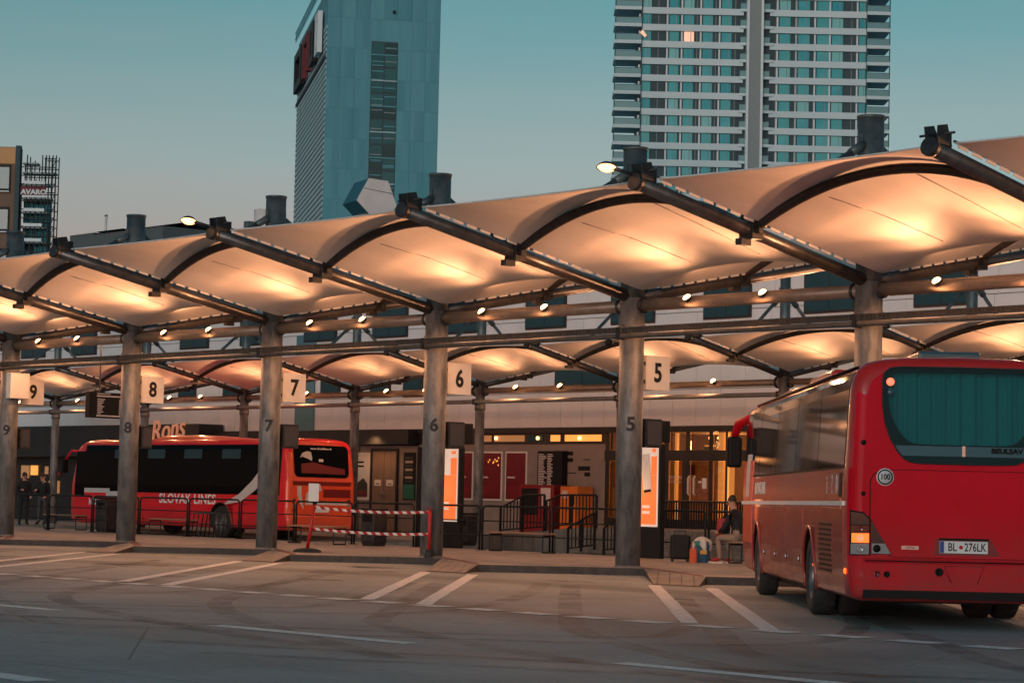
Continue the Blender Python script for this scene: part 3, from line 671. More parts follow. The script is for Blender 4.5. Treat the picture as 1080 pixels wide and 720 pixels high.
# ------------------------------------------------------------------ bay signs, screens, boxes on the columns
for k, px, py in ((5, 692, 393.5), (6, 483, 399.5), (7, 309, 409), (8, 160, 411), (9, 34, 413.5)):
    X = (5-k)*S; p = onX(px, py, X+.02)
    t = thing('number_sign', 'square cream sign with a bold black figure %s beside its column' % NW[k], 'sign', (X+.02, p.y, p.z), 0, 'bay number signs')
    MB().box(-.05, .05, -.32, .32, -.325, .325).build('panel', 'sign_white', t)
    put_text('digit', str(k), .50, 'digit', t, (.055, 0, -.01), (0, 1, 0), bold=.014, sx=.9)
    MB().box(-.03, .03, -p.y+.2, -.30, -.20, -.14).build('bracket', 'dark_steel', t)
    MB().box(-.03, .03, -p.y+.2, -.30, .14, .20).build('bracket', 'dark_steel', t)
    # small double display below the sign
    z = onX(688, 457, 0).z
    d = thing('departure_display', 'dark display box below the sign with the figure %s' % NW[k], 'display', (X, .36, z), 0, 'column displays')
    bevel(MB().box(-.06, .16, -.10, .34 if k < 8 else .20, -.27, .27).build('case', 'dark_steel', d), .012)
    MB().box(.161, .166, -.06, .30 if k < 8 else .17, -.22, .22).build('screen', 'cloth_grey', d)
    if k < 7: bevel(MB().box(-.05, .10, .36, .62, -.16, .25).build('speaker', 'black_paint', d), .01)
    MB().box(-.03, .03, -.15, -.09, -.1, .1).build('bracket', 'dark_steel', d)
X = -4*S
p = onX(19.5, 407, X+.25)
t = thing('utility_box', 'blank cream box on column 9 in front of its number sign', 'box', (X+.25, p.y, p.z))
bevel(MB().box(-.12, .12, -.30, .26, -.33, .33).build('case', 'sign_white', t), .015); MB().box(-.2, -.12, -.05, .05, -.1, .1).build('bracket', 'dark_steel', t)
# hanging departure board near column 8
XB = -19.9; a = onX(92.5, 413, XB); b_ = onX(92.5, 440, XB)
t = thing('departure_board', 'hanging black departure board with white columns of text left of column 8', 'board', (XB, a.y, b_.z))
hh = a.z-b_.z
MB().box(-.09, .09, 0, 1.5, 0, hh).build('case', 'black_paint', t)
for (y0, y1, z0, z1) in ((.22, 1.4, .83, .88), (.22, 1.4, .06, .11), (.22, .62, .93, .96)):
    MB().box(.091, .096, y0, y1, hh*z0, hh*z1).build('text_bar', 'board_text', t)
for i in range(9):
    z = hh*(.15+.07*i); MB().box(.091, .096, .24, .24+random.uniform(.1, .22), z, z+.022).build('text_line', 'board_text', t)
    MB().box(.091, .096, .88, .88+random.uniform(.06, .14), z, z+.022).build('text_line', 'board_text', t)
for y in (.35, 1.2): MB().tube((0, y, hh), (0, y, hh+1.35), .02, seg=8).build('rod', 'galv', t)
# small dome camera under the tray left of column 5
p = onY(642, 361, -.33)
t = thing('dome_camera', 'small black dome camera hanging from the tray left of column 5', 'camera', (p.x, -.33, p.z))
MB().lathe([(-.09, .001), (-.07, .05), (0, .075), (.05, .06), (.05, .001)], (0, 0, 0), (0, 0, 1), 14).build('dome', 'black_paint', t)
MB().tube((0, 0, .04), (0, 0, .12), .02, seg=8).build('stem', 'dark_steel', t)

# ================================================================== COACHES
BPROF = [(0, .30), (1.10, .30), (1.235, .35), (1.262, .55), (1.27, .715), (1.274, .775), (1.275, 1.1), (1.275, 1.55), (1.266, 1.75), (1.215, 2.62), (1.19, 2.74), (1.14, 2.84), (1.05, 2.915), (.9, 2.96), (.6, 2.99), (0, 3.005)]
def bw(z):
    for (w0, z0), (w1, z1) in zip(BPROF[1:], BPROF[2:]):
        if z0 <= z <= z1 and z1 > z0: return w0+(w1-w0)*(z-z0)/(z1-z0)
    return 0
def boff(z):                       # rear face: bumper stands out, upper half leans forward
    if z < .745: return -.07
    if z < .775: return -.07+.07*(z-.745)/.03
    return .15*max(0, z-1.75)/1.25
def apply_mods(o):
    dg = bpy.context.evaluated_depsgraph_get(); me = bpy.data.meshes.new_from_object(o.evaluated_get(dg)); o.modifiers.clear(); o.data = me; return o
def bus_body(paint, rear_paint, axles, window_poly=None, Ln=12.0):
    ss = [(0, .17), (.012, .11), (.045, .055), (.10, .018), (.2, 0), (.6, 0), (1.4, 0), (4, 0), (8, 0), (11.2, 0), (11.55, .03), (11.8, .08), (11.93, .15), (Ln, .25)]
    m = MB(); n = len(BPROF); vs = []
    for x, ins in ss:
        ring = []
        for w_, z in BPROF:
            zz = z-ins*.75*max(0, min(1, (z-2.3)/.6)) + (ins*.5 if z < .4 else 0)
            if x > 11: zz -= .10*max(0, (z-2.2)/.8)*((x-11)/1.0)**2
            wz = max(0, 1-x/.9)
            ring.append((x+boff(z)*wz-(.35*max(0, z-1.4)/1.6*max(0, (x-11)/1.0)), w_*(1-ins/1.275), zz))
        vs += ring+[(a, -b, c) for a, b, c in ring]
    fs = []
    for k in range(len(ss)-1):
        o0, o1 = k*2*n, (k+1)*2*n
        for j in range(n-1):
            fs.append((o0+j, o0+j+1, o1+j+1, o1+j)); fs.append((o0+n+j, o1+n+j, o1+n+j+1, o0+n+j+1))
    m.add(vs, fs, 0, True)
    e = (len(ss)-1)*2*n
    m.add(vs, [(j, n+j, n+j+1, j+1) for j in range(n-1)], 1, False)
    m.add(vs, [(e+j, e+j+1, e+n+j+1, e+n+j) for j in range(n-1)], 0, True)
    me = m.mesh(paint, rear_paint, 'bus_black'); o = put('body', me)
    for p in me.polygons:                     # rear corner takes the rear paint
        if p.center.x < .08: p.material_index = 1
    cut = MB()
    for ax in axles:
        for s in (-1, 1): cut.tube((ax, s*.72, .49), (ax, s*1.5, .49), .57, seg=36, mi=0)
    if window_poly:
        P = [(-.4, y, z) for y, z in window_poly]; Q = [(.34, y, z) for y, z in window_poly]; k = len(P)
        cut.add(P+Q, [tuple(range(k)), tuple(reversed(range(k, 2*k)))]+[(i, k+i, k+(i+1) % k, (i+1) % k) for i in range(k)], 0)
    co = put('cut', cut.mesh('bus_black'))
    b = o.modifiers.new('b', 'BOOLEAN'); b.operation = 'DIFFERENCE'; b.object = co; b.solver = 'EXACT'
    try: b.material_mode = 'TRANSFER'
    except Exception: pass
    apply_mods(o); bpy.data.objects.remove(co)
    return o
def side_patch(x0, x1, z0, z1, off, side=1, r=0.):
    zs = sorted({z0, z1}|{z for _, z in BPROF if z0 < z < z1}); m = MB(); k = len(zs)
    vs = []
    for o_ in (off, -.02):
        for x in (x0, x1):
            for z in zs: vs.append((x, side*(bw(z)+o_), z))
    f = [(i, i+1, k+i+1, k+i) for i in range(k-1)]
    b = 2*k
    f += [(0, k, b+k, b), (k-1, b+k-1, b+2*k-1, 2*k-1)]+[(i, b+i, b+i+1, i+1) for i in range(k-1)]+[(k+i, k+i+1, b+k+i+1, b+k+i) for i in range(k-1)]
    m.add(vs, f); return m
def rear_plate(poly, off, th=.012):
    m = MB(); n = len(poly)
    o_ = [(boff(z)-off, y, z) for y, z in poly]; i_ = [(boff(z)-off+th, y, z) for y, z in poly]
    return m.add(o_+i_, [tuple(range(n)), tuple(reversed(range(n, 2*n)))]+[(i, n+i, n+(i+1) % n, (i+1) % n) for i in range(n)])
def rounded(y0, y1, z0, z1, r, n=5):
    out = []
    for cx, cz, a0 in ((y1-r, z1-r, 0), (y0+r, z1-r, 90), (y0+r, z0+r, 180), (y1-r, z0+r, 270)):
        for i in range(n+1): a = R(a0+90*i/n); out.append((cx+r*math.cos(a), cz+r*math.sin(a)))
    return out
def wheel(parent, x, side, dual=False):
    c = Vector((x, side*(1.255), .49)); d = Vector((0, -side, 0))
    t = MB().lathe([(.02, .29), (0, .34), (.0, .43), (.03, .478), (.07, .49), (.24, .49), (.275, .47), (.28, .40), (.28, .29)], c, d, 36)
    if dual: t.lathe([(.33, .29), (.32, .43), (.36, .485), (.39, .49), (.56, .49), (.60, .46), (.60, .29)], c, d, 36)
    w_ = t.build('wheel', 'rubber', parent)
    dep = .11 if dual else .03
    MB().lathe([(.02, .292), (.015, .275), (.07, .262), (dep+.06, .24), (dep+.06, .17), (dep, .15), (dep-.01, .07), (dep-.02, .001)], c, d, 30).build('rim', 'rim', w_)
    m = MB()
    for i in range(10):
        a = 2*math.pi*i/10; q = c+Vector((math.cos(a)*.20, 0, math.sin(a)*.20)); m.tube(q+d*(dep+.07), q+d*(dep+.035), .016, seg=6)
    m.build('wheel_nuts', 'chrome', w_)
def arch_trim(parent, x, side=1):
    pts = []
    for i in range(19):
        a = R(-18+216*i/18); pts.append((x+math.cos(a)*.585, side*(bw(max(.36, .49+math.sin(a)*.585))+.006), max(.33, .49+math.sin(a)*.585)))
    MB().path(pts, .022, 6).build('arch_trim', 'bus_red_side', parent)

# ---- the red coach at right, seen from behind
ba = 2.4084; fb = Vector((math.cos(ba), math.sin(ba), 0)); rear_c = Vector((13.2667, -8.2746, 0))-fb*3.26
coach = thing('coach', 'large red coach parked at right, seen from behind with a lit tail lamp', 'bus', rear_c, ba)
WP = []
half = [(0, 2.875), (.70, 2.87), (.80, 2.855), (.865, 2.80), (.885, 2.72), (.885, 2.45), (.86, 2.25), (.80, 2.07), (.72, 1.93), (.655, 1.86), (.58, 1.825), (.48, 1.815), (0, 1.81)]
WP = half+[(-y, z) for y, z in reversed(half[1:-1])]
inner = [(y*.93, 2.02+(z-1.81)*(.80/1.065)) for y, z in WP]
body = bus_body('bus_red_side', 'bus_red', (3.26, 9.43), inner); body.parent = coach
# the whole rear carries the deeper red
gl = rear_plate(WP, .012).build('rear_window', 'rear_glass', coach)
# black border of the glass: ring between outline and inner opening
m = MB(); n = len(WP)
m.add([(boff(z)-.003, y, z) for y, z in WP]+[(boff(z)-.003, y, z) for y, z in inner], [(i, (i+1) % n, n+(i+1) % n, n+i) for i in range(n)])
m.build('border', 'bus_black', gl)
MB().path([(boff(z)-.012, y, z) for y, z in WP], .011, 6, closed=True).build('seal', 'rubber', gl)
rear_plate([(.70, 1.895), (.755, 2.005), (-.755, 2.005), (-.70, 1.895)], .016, .004).build('window_strip', 'pane_band', gl)
MB().box(.0, .012, -.012, .022, 1.895, 2.01).build('wiper_stub', 'chrome', gl, loc=(boff(1.95)-.03, 0, 0))
def curtain(u_, v_):
    y = -.84+1.68*u_; return Vector((.19+boff(2.0+.85*v_)*.6+.022*math.sin(u_*58+1.2*math.sin(u_*9))+.01*math.sin(u_*133), y, 1.95+.92*v_))
MB().grid(curtain, 150, 4).build('curtain', 'curtain', gl, fix=False)
m = MB(); m.path([(-.05+boff(1.9), -.28, 2.02), (-.05+boff(1.9), -.22, 2.06), (-.05+boff(1.9), .22, 2.06), (-.05+boff(1.9), .28, 2.02)], .012, 6)
# window lettering
put_text('window_lettering', 'BEULSAV', .075, 'bus_black', gl, (boff(1.965)-.021, -.47, 1.962), (0, -1, 0), bold=.004, sx=1.15)
# engine hatch and its seam
hh_ = [(-1.02, .80), (-1.02, 1.25), (-1.02, 1.62), (-.96, 1.70), (-.86, 1.735), (.86, 1.735), (.96, 1.70), (1.02, 1.62), (1.02, 1.25), (.80, .80), (.74, .785), (-.74, .785), (-.80, .80)]
hh_ = [(1.02, 1.20), (1.02, 1.60), (.985, 1.68), (.90, 1.725), (.60, 1.735), (-.60, 1.735), (-.90, 1.725), (-.985, 1.68), (-1.02, 1.60), (-1.02, 1.20), (-.80, .80), (-.74, .785), (.74, .785), (.80, .80)]
hatch = rear_plate(hh_, .014, .02).build('engine_hatch', 'bus_red', coach); bevel(hatch, .006, 2)
rear_plate([(y*1.011, .785+(z-.785)*1.011-.004) for y, z in hh_], .002, .004).build('hatch_seam', 'bus_black', coach)
# number plate in its recess
pc = .905
rear_plate([(.33, .815), (.30, .985), (.27, 1.0), (-.27, 1.0), (-.30, .985), (-.40, .815)], .016, .006).build('plate_recess', 'bus_dark_red', hatch)
MB().box(-.05, -.015, -.27, .27, .985, 1.005).build('plate_lamp', 'bus_black', hatch)
pl = MB().box(-.026, -.018, -.262, .262, .842, .972).build('number_plate', 'plate', hatch)
MB().box(-.0275, -.0262, .215, .26, .845, .969).build('plate_band', 'plate_blue', pl)
put_text('plate_text', 'BL', .125, 'digit', pl, (-.028, .125, .905), (0, -1, 0), depth=.001, bold=.002, sx=.75)
MB().lathe([(0, .022), (.0015, .022), (.0015, .001)], (-.027, .03, .907), (-1, 0, 0), 10).build('plate_emblem', 'bus_red', pl)
put_text('plate_text', '276LK', .125, 'digit', pl, (-.028, -.125, .905), (0, -1, 0), depth=.001, bold=.002, sx=.72)
MB().box(-.022, -.015, .49, .68, .872, .912).build('badge', 'chrome', hatch)
put_text('badge_text', 'TEMSA', .034, 'bus_black', hatch, (-.0225, .585, .89), (0, -1, 0), depth=.001)
# speed sticker
for rr, mm, dx in ((.095, 'lettering', .016), (.085, 'bus_black', .018), (.070, 'plate', .020)):
    MB().lathe([(0, rr), (.003, rr), (.003, .001)], (-dx+.003, .865, 1.655), (-1, 0, 0), 28).build('speed_sticker', mm, hatch)
put_text('speed_text', '100', .085, 'digit', hatch, (-.0245, .865, 1.655), (0, -1, 0), depth=.001, bold=.003, sx=.85)
# tail lamps
for s in (1, -1):
    q = lambda ps: [(y*s, z) for y, z in ps]
    tl = rear_plate(q([(1.245, 1.29), (1.10, 1.27), (1.02, 1.20), (1.02, .80), (1.245, .80)]), .02, .05).build('tail_lamp', 'bus_black', coach)
    rear_plate(q([(1.235, 1.27), (1.10, 1.25), (1.035, 1.19), (1.035, 1.13), (1.235, 1.13)]), .026, .01).build('smoked_lens', 'lamp_smoke', tl)
    rear_plate(q([(1.235, 1.12), (1.035, 1.12), (1.035, 1.045), (1.235, 1.045)]), .026, .01).build('red_lens', 'lamp_red', tl)
    lo = rear_plate(q([(1.225, 1.038), (1.035, 1.038), (1.035, .935), (1.225, .935)]), .026, .012).build('lit_lens', 'lamp_orange' if s > 0 else 'lamp_red', tl)
    for zc, mm, rr_ in ((.985, 'lamp_redlit' if s > 0 else 'lamp_red', .040), (1.083, 'lamp_red', .030), (.868, 'lamp_clear', .042)):
        MB().lathe([(0, rr_), (.010, rr_*.92), (.012, rr_*.7), (.004, rr_*.45), (.008, .001)], (-.027, 1.13*s, zc), (-1, 0, 0), 18).build('reflector', mm, tl)
    rear_plate(q([(1.235, .925), (1.035, .925), (1.035, .81), (1.235, .81)]), .026, .012).build('clear_lens', 'lamp_clear', tl)
    rear_plate(q([(1.01, 1.18), (.79, .815), (1.01, .815)]), .027, .02).build('corner_lens', 'lamp_smoke', tl)
    rear_plate(q([(1.005, .93), (.86, .93), (.80, .82), (1.005, .82)]), .031, .004).build('reverse_lens', 'lamp_clear', tl)
    MB().lathe([(0, .042), (.006, .042), (.006, .001)], (-.031, .95*s, .875), (-1, 0, 0), 14).build('reverse_bulb', 'bus_black', tl)
    MB().lathe([(0, .045), (.012, .04), (.014, .001)], (boff(2.72)-.012, .80*s, 2.705), (-1, 0, 0), 16).build('high_lamp', 'lamp_redlit' if s > 0 else 'lamp_red', coach)
    MB().lathe([(0, .036), (.008, .03), (.01, .001)], (boff(2.6)-.012, .80*s, 2.59), (-1, 0, 0), 16).build('high_reflector', 'pane_band', coach)
    for yy in (.95, .845):
        MB().lathe([(0, .034), (.01, .034), (.012, .024), (.004, .022), (.004, .001)], (-.072, yy*s, .60), (-1, 0, 0), 16).build('sensor', 'bus_black' if yy < .9 else 'lamp_red', coach)
    MB().lathe([(0, .03), (.01, .024), (.011, .001)], (boff(2.02)-.003, 1.10*s, 2.03), (-1, 0, 0), 12).build('body_plug', 'bus_black', coach)
    MB().lathe([(0, .026), (.01, .022), (.011, .001)], (boff(1.4)-.003, 1.10*s, 1.47), (-1, 0, 0), 12).build('body_plug', 'bus_black', coach)
bb = rear_plate([(1.10, .335), (1.10, .43), (-1.10, .43), (-1.10, .335)], .004, .06).build('under_bumper', 'bus_black', coach)
MB().lathe([(0, .045), (.012, .045), (.014, .03), (.006, .028), (.006, .001)], (-.072, .275, .635), (-1, 0, 0), 18).build('tow_cap', 'bus_black', coach)
m = MB(); m.path([(-.0735, .22, .70), (-.0735, -.22, .70), (-.0735, -.14, .52)], .005, 5); m.path([(-.0735, .22, .70), (-.0735, .14, .52)], .005, 5)
m.build('tow_cover_seam', 'bus_dark_red', coach)
# bumper upper ledge line
MB().path([(-.074, 1.08, .745), (-.074, -1.08, .745)], .006, 5).build('bumper_seam', 'bus_black', coach)
# side glass and panels
for s in (1, -1):
    for i, (a, b) in enumerate(((.34, 2.62), (2.67, 4.86), (4.91, 7.1), (7.15, 9.34), (9.39, 10.75), (10.82, 11.45))):
        side_patch(a, b, 1.77, 2.80, .006, s).build('side_window', 'bus_glass', coach)
    side_patch(.30, 11.5, 1.745, 2.815, .002, s).build('window_gasket', 'bus_black', coach)
    side_patch(.20, 11.55, 1.335, 1.385, .028, s).build('side_strip', 'lettering', coach)
    for a, b in ((.26, 2.62), (3.92, 5.7), (5.72, 7.5), (7.52, 8.76), (10.08, 11.4)):
        bevel(side_patch(a, b, .36, 1.315, .010, s).build('side_panel', 'bus_red_side', coach), .006)
    wb = side_patch(.30, 11.3, 1.41, 1.72, .004, s).build('waist_panel', 'bus_red_side', coach)
    lv = side_patch(1.15, 2.25, .56, 1.16, .0125, s).build('louvre', 'bus_dark_red', coach)
    for i in range(10): side_patch(1.17, 2.23, .58+i*.058, .605+i*.058, .02, s).build('slat', 'bus_black', lv)
    side_patch(.42, .62, 1.43, 1.70, .01, s).build('filler_flap', 'bus_black', coach)
    for x in (.12, 2.72, 4.2, 5.6, 6.9, 8.3):
        z = .62 if x < 3 else .66; mm = 'lamp_orange' if x < 3 else 'lettering'
        MB().lathe([(0, .034 if x < .2 else .022), (.02, .026 if x < .2 else .016), (.024, .001)], (x, s*(bw(z)+(.0 if x < .2 else .009)), z), (0, s, 0), 12).build('side_marker', mm, coach)
        if x > 3: MB().lathe([(0, .045), (.006, .045), (.007, .02)], (x, s*(bw(z)+.0095), z), (0, s, 0), 12).build('marker_bezel', 'bus_black', coach)
    for ax in (3.26, 9.43): arch_trim(coach, ax, s)
    wheel(coach, 3.26, s, True); wheel(coach, 9.43, s)
for x, ch in ((1.62, 'i'), (1.18, '?'), (.80, '0')):      # white pictograms over the strip
    put_text('pictogram', ch, .30, 'lettering', coach, (x, bw(1.57)+.009, 1.565), (-1, 0, 0), depth=.001, bold=.006)
put_text('side_lettering', 'SLOVAK LINES', .22, 'lettering', coach, (9.0, bw(1.57)+.009, 1.565), (-1, 0, 0), depth=.001, bold=.012)
side_patch(10.15, 11.4, .75, 2.0, .018).build('door_graphic', 'bus_orange', coach)
side_patch(10.55, 11.0, 1.45, 2.1, .022).build('door_graphic', 'swoosh', coach)
# roof: hatch, fairing over the front, gutter lines
bevel(MB().box(.55, 1.35, -.28, .42, 2.98, 3.08).build('roof_hatch', 'pane_band', coach), .03)
bevel(MB().box(5.2, 7.6, -.75, .75, 2.99, 3.13).build('roof_unit', 'bus_red_side', coach), .06, 3)
m = MB()
def fair(u_, v_):
    x = 8.4+2.9*u_; y = -1.02+2.04*v_; e = (4*u_*(1-u_))**.5; c = (1-abs(2*v_-1)**4)
    return Vector((x, y, 2.86+.30*e*c))
m.grid(fair, 14, 14).build('roof_fairing', 'bus_red_side', coach)
for s in (1, -1): MB().path([(.35, s*1.13, 2.865), (4, s*1.135, 2.868), (10.9, s*1.13, 2.86)], .02, 6).build('gutter', 'bus_black', coach)
MB().box(11.62, 11.8, -1.0, 1.0, 1.25, 2.6).build('windscreen', 'bus_glass', coach)
for s in (1, -1):        # hanging mirrors on red arms
    m = MB(); m.path([(11.5, s*1.0, 2.62), (11.9, s*1.15, 2.70), (12.25, s*1.30, 2.62), (12.3, s*1.36, 2.42)], [.06, .07, .075, .06], 10)
    a = m.build('mirror_arm', 'bus_red', coach)
    bevel(MB().box(12.2, 12.36, s*1.36-.12, s*1.36+.12, 1.92, 2.42).build('mirror', 'bus_black', a), .05, 3)
MB().box(3.0, 11.2, -1.0, 1.0, .22, .36).build('underframe', 'bus_black', coach)
MB().box(.3, 2.4, -.7, .7, .28, .5).build('engine_sump', 'bus_black', coach)
spot('tail_glow', coach, (-.12, 1.13, .985), (-1, .2, 0), 1.2, 170, .9, .06, (1, .32, .08))

# ---- the bus standing in the lane behind the front columns
bus = thing('bus', 'red city bus with lamplight tinted into its orange-red rear, parked behind columns 8 and 7', 'bus', (-23.7, 9.65+1.275, 0), math.pi)
body = bus_body('bus_red_b', 'bus_orange', (3.3, 9.3)); body.parent = bus  # rear: orange lamplight mixed into the red-orange paint colour
rw = rear_plate(rounded(-1.0, 1.0, 1.86, 2.80, .16), .014).build('rear_window', 'bus_glass_dark', bus)
put_text('window_lettering', 'www.slovaklines.sk', .10, 'lettering', rw, (boff(2.7)-.016, 0, 2.695), (0, -1, 0), depth=.001, bold=.003)
sw = lambda pts: rear_plate(pts, .018, .004)
sw([(.78, 2.42), (.70, 2.56), (.52, 2.62), (.38, 2.60), (.34, 2.42), (.36, 2.34), (.5, 2.40), (.7, 2.46)]).build('swoosh', 'swoosh', rw)
sw([(.10, 2.40), (-.06, 2.40), (-.06, 2.32), (.10, 2.32)]).build('sticker', 'paper', rw)
sw([(.75, 1.98), (.75, 2.25), (.3, 2.3), (-.1, 2.22), (-.85, 2.12), (-.85, 1.96)]).build('window_graphic', 'bus_dark_red', rw)
rear_plate([(1.05, 1.62), (1.08, 1.74), (-1.08, 1.74), (-1.05, 1.62)], .004, .01).build('air_slot', 'bus_dark_red', bus)
rear_plate([(-.05, 1.28), (-.05, 1.52), (-1.06, 1.52), (-1.06, 1.28)], .004, .01).build('engine_grille', 'bus_dark_red', bus)
def band(pts, wds):
    L_, R_ = [], []
    for i, (p, wd) in enumerate(zip(pts, wds)):
        a = Vector(pts[max(0, i-1)]); b = Vector(pts[min(len(pts)-1, i+1)]); d = (b-a).normalized(); n = Vector((-d.y, d.x))*wd
        L_.append(tuple(Vector(p)+n)); R_.append(tuple(Vector(p)-n))
    return L_+R_[::-1]
rear_plate(band([(.83, 1.60), (.82, 1.35), (.74, 1.10), (.66, .95)], [.08, .07, .05, .01]), .008, .01).build('swoosh', 'swoosh', bus)
rear_plate(band([(.05, 1.58), (.32, 1.50), (.50, 1.32), (.58, 1.05)], [.10, .11, .09, .02]), .012, .01).build('swoosh', 'swoosh', bus)
rear_plate([(.55, 1.06), (.55, 1.16), (-.95, 1.16), (-.95, 1.06)], .008, .01).build('rear_lettering_band', 'swoosh', bus)
MB().box(-.026, -.01, -.26, .26, .84, .95).build('number_plate', 'plate', bus)
for s in (1, -1):
    for z, mm in ((.9, 'lamp_red'), (1.05, 'lamp_clear'), (1.2, 'lamp_red')):
        MB().lathe([(0, .055), (.015, .045), (.018, .001)], (-.004, s*1.0, z), (-1, 0, 0), 14).build('tail_lamp', mm, bus)
    for a, b in ((.45, 1.95), (1.98, 3.9), (3.93, 5.85), (5.88, 7.8), (7.83, 9.75), (9.78, 10.9)):
        side_patch(a, b, 1.33, 2.78, .006, s).build('side_window', 'bus_glass_dark', bus)
    for a in (2.4, 4.4, 6.4, 8.3): side_patch(a, a+.95, 2.38, 2.66, .010, s).build('window_vent', 'win_glass', bus)
    side_patch(.35, 11.0, 1.31, 2.80, .002, s).build('window_band', 'bus_black', bus)
    side_patch(10.93, 11.5, 1.18, 2.6, .006, s).build('driver_window', 'bus_glass_dark', bus)
    for a, b in ((.3, 2.65), (3.95, 5.8), (5.82, 7.5), (7.52, 8.65), (9.95, 11.2)): bevel(side_patch(a, b, .36, 1.0, .008, s).build('side_panel', 'bus_red_b', bus), .006)
    for ax in (3.3, 9.3): arch_trim(bus, ax, s)
    wheel(bus, 3.3, s, True); wheel(bus, 9.3, s)
    for x in (.9, 2.3, 5, 7.4): MB().box(x, x+.12, s*(bw(.5)+.006)-.004, s*(bw(.5)+.006)+.004, .48, .56).build('side_vent', 'bus_black', bus)
def side_shape(pts, off, mname, name):
    n = len(pts); o_ = [(x, bw(z)+off, z) for x, z in pts]; i_ = [(x, bw(z)+off-.006, z) for x, z in pts]
    return MB().add(o_+i_, [tuple(range(n)), tuple(reversed(range(n, 2*n)))]+[(i, n+i, n+(i+1) % n, (i+1) % n) for i in range(n)]).build(name, mname, bus)
side_shape(band([(.80, 2.55), (1.1, 2.1), (1.6, 1.6), (2.3, 1.22), (3.1, 1.02)], [.05, .14, .17, .12, .02]), .016, 'swoosh', 'swoosh')
side_shape(band([(9.6, 1.22), (8.6, 1.18), (8.1, 1.05), (7.9, .95)], [.10, .16, .08, .02]), .013, 'swoosh', 'swoosh')
put_text('side_lettering', 'SLOVAK LINES', .40, 'lettering', bus, (5.05, bw(1.14)+.012, 1.135), (-1, 0, 0), depth=.001, bold=.010, sx=1.1, spacing=1.08)
put_text('side_lettering', 'NEOB', .26, 'lettering', bus, (10.3, bw(1.0)+.012, .98), (-1, 0, 0), depth=.001, bold=.012, sx=.9)
side_shape([(10.9, 1.28), (10.9, 1.42), (9.4, 1.42), (9.4, 1.28)], .014, 'swoosh', 'swoosh')
m = MB()
def acu(u_, v_):
    x = 3.4+4.4*u_; y = -.85+1.7*v_; e = min(1, (u_/.5)**.5 if u_ < .5 else 1)*min(1, ((1-u_)/.06)); c = (1-abs(2*v_-1)**6)
    return Vector((x, y, 2.93+.19*e*c))
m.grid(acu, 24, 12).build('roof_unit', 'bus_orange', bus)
MB().box(11.6, 11.8, -1.0, 1.0, 1.15, 2.6).build('windscreen', 'bus_glass_dark', bus)
for s in (1, -1):
    a = MB().path([(11.5, s*1.0, 2.6), (11.95, s*1.15, 2.62), (12.2, s*1.25, 2.3)], .04, 8).build('mirror_arm', 'bus_red_b', bus)
    bevel(MB().box(12.1, 12.24, s*1.27-.1, s*1.27+.1, 1.9, 2.35).build('mirror', 'bus_black', a), .04)

# ================================================================== THINGS ON THE PLATFORM
RY = 5.95
rail_me = {}
def rail_mesh(L_):
    m = MB(); r = .025; z0, z1 = 0, 1.05; c = .1
    pts = [(0, 0, z0), (0, 0, z1-c), (c*.3, 0, z1-c*.3), (c, 0, z1), (L_-c, 0, z1), (L_-c*.3, 0, z1-c*.3), (L_, 0, z1-c), (L_, 0, z0)]
    return m.path(pts, r, 8).mesh('black_paint')
RL = 2.36
fm = rail_mesh(RL); bar = MB().tube((0, 0, 0), (RL, 0, 0), .016, seg=6).mesh('black_paint'); foot = MB().box(-.06, .06, -.06, .06, 0, .012).mesh('black_paint')
x = -35.5; i = 0
ORDS = 'first second third fourth fifth sixth seventh eighth ninth tenth eleventh twelfth thirteenth fourteenth fifteenth sixteenth seventeenth eighteenth nineteenth twentieth'.split()
while x < 9:
    px_ = None
    t = thing('platform_railing', 'black tube railing panel, %s from the left along the platform edge' % ORDS[i], 'railing', (x, RY, PZ), 0, 'platform railing panels')
    put('frame', fm, t); put('bar', bar, t, (0, 0, .70)); put('bar', bar, t, (0, 0, .36)); put('foot', foot, t); put('foot', foot, t, (RL, 0, 0))
    x += RL+.10; i += 1
def bench(px0, py0, label, L_=1.95):
    p = onZ(px0, py0, PZ)
    t = thing('bench', label, 'bench', (p.x, p.y, PZ), 0, 'platform benches'); D = .42; H_ = .43
    for xx in (.06, L_-.06):
        MB().path([(xx, .02, .025), (xx, D-.02, .025), (xx, D-.02, H_-.03), (xx, .02, H_-.03)], .024, 4, closed=True, smooth=False).build('leg', 'black_paint', t)
    for j in range(3):
        bevel(MB().box(0, L_, j*D/3+.004, (j+1)*D/3-.008, H_, H_+.035).build('slat', 'wood', t), .006)
    return t
bench(513.5, 581, 'slatted bench in front of the barred ramp fence and vending machines')
bench(302, 572.5, 'slatted bench behind the leaning red pole and the striped tape')
bench(155.5, 563.2, 'slatted bench in front of the lettering on the side of the parked bus')
bench(44.5, 557.5, 'slatted bench in front of the parked bus, leftmost of all benches')
pb = onZ(741, 595.5, PZ)
bp_ = onZ(752, 588, PZ)
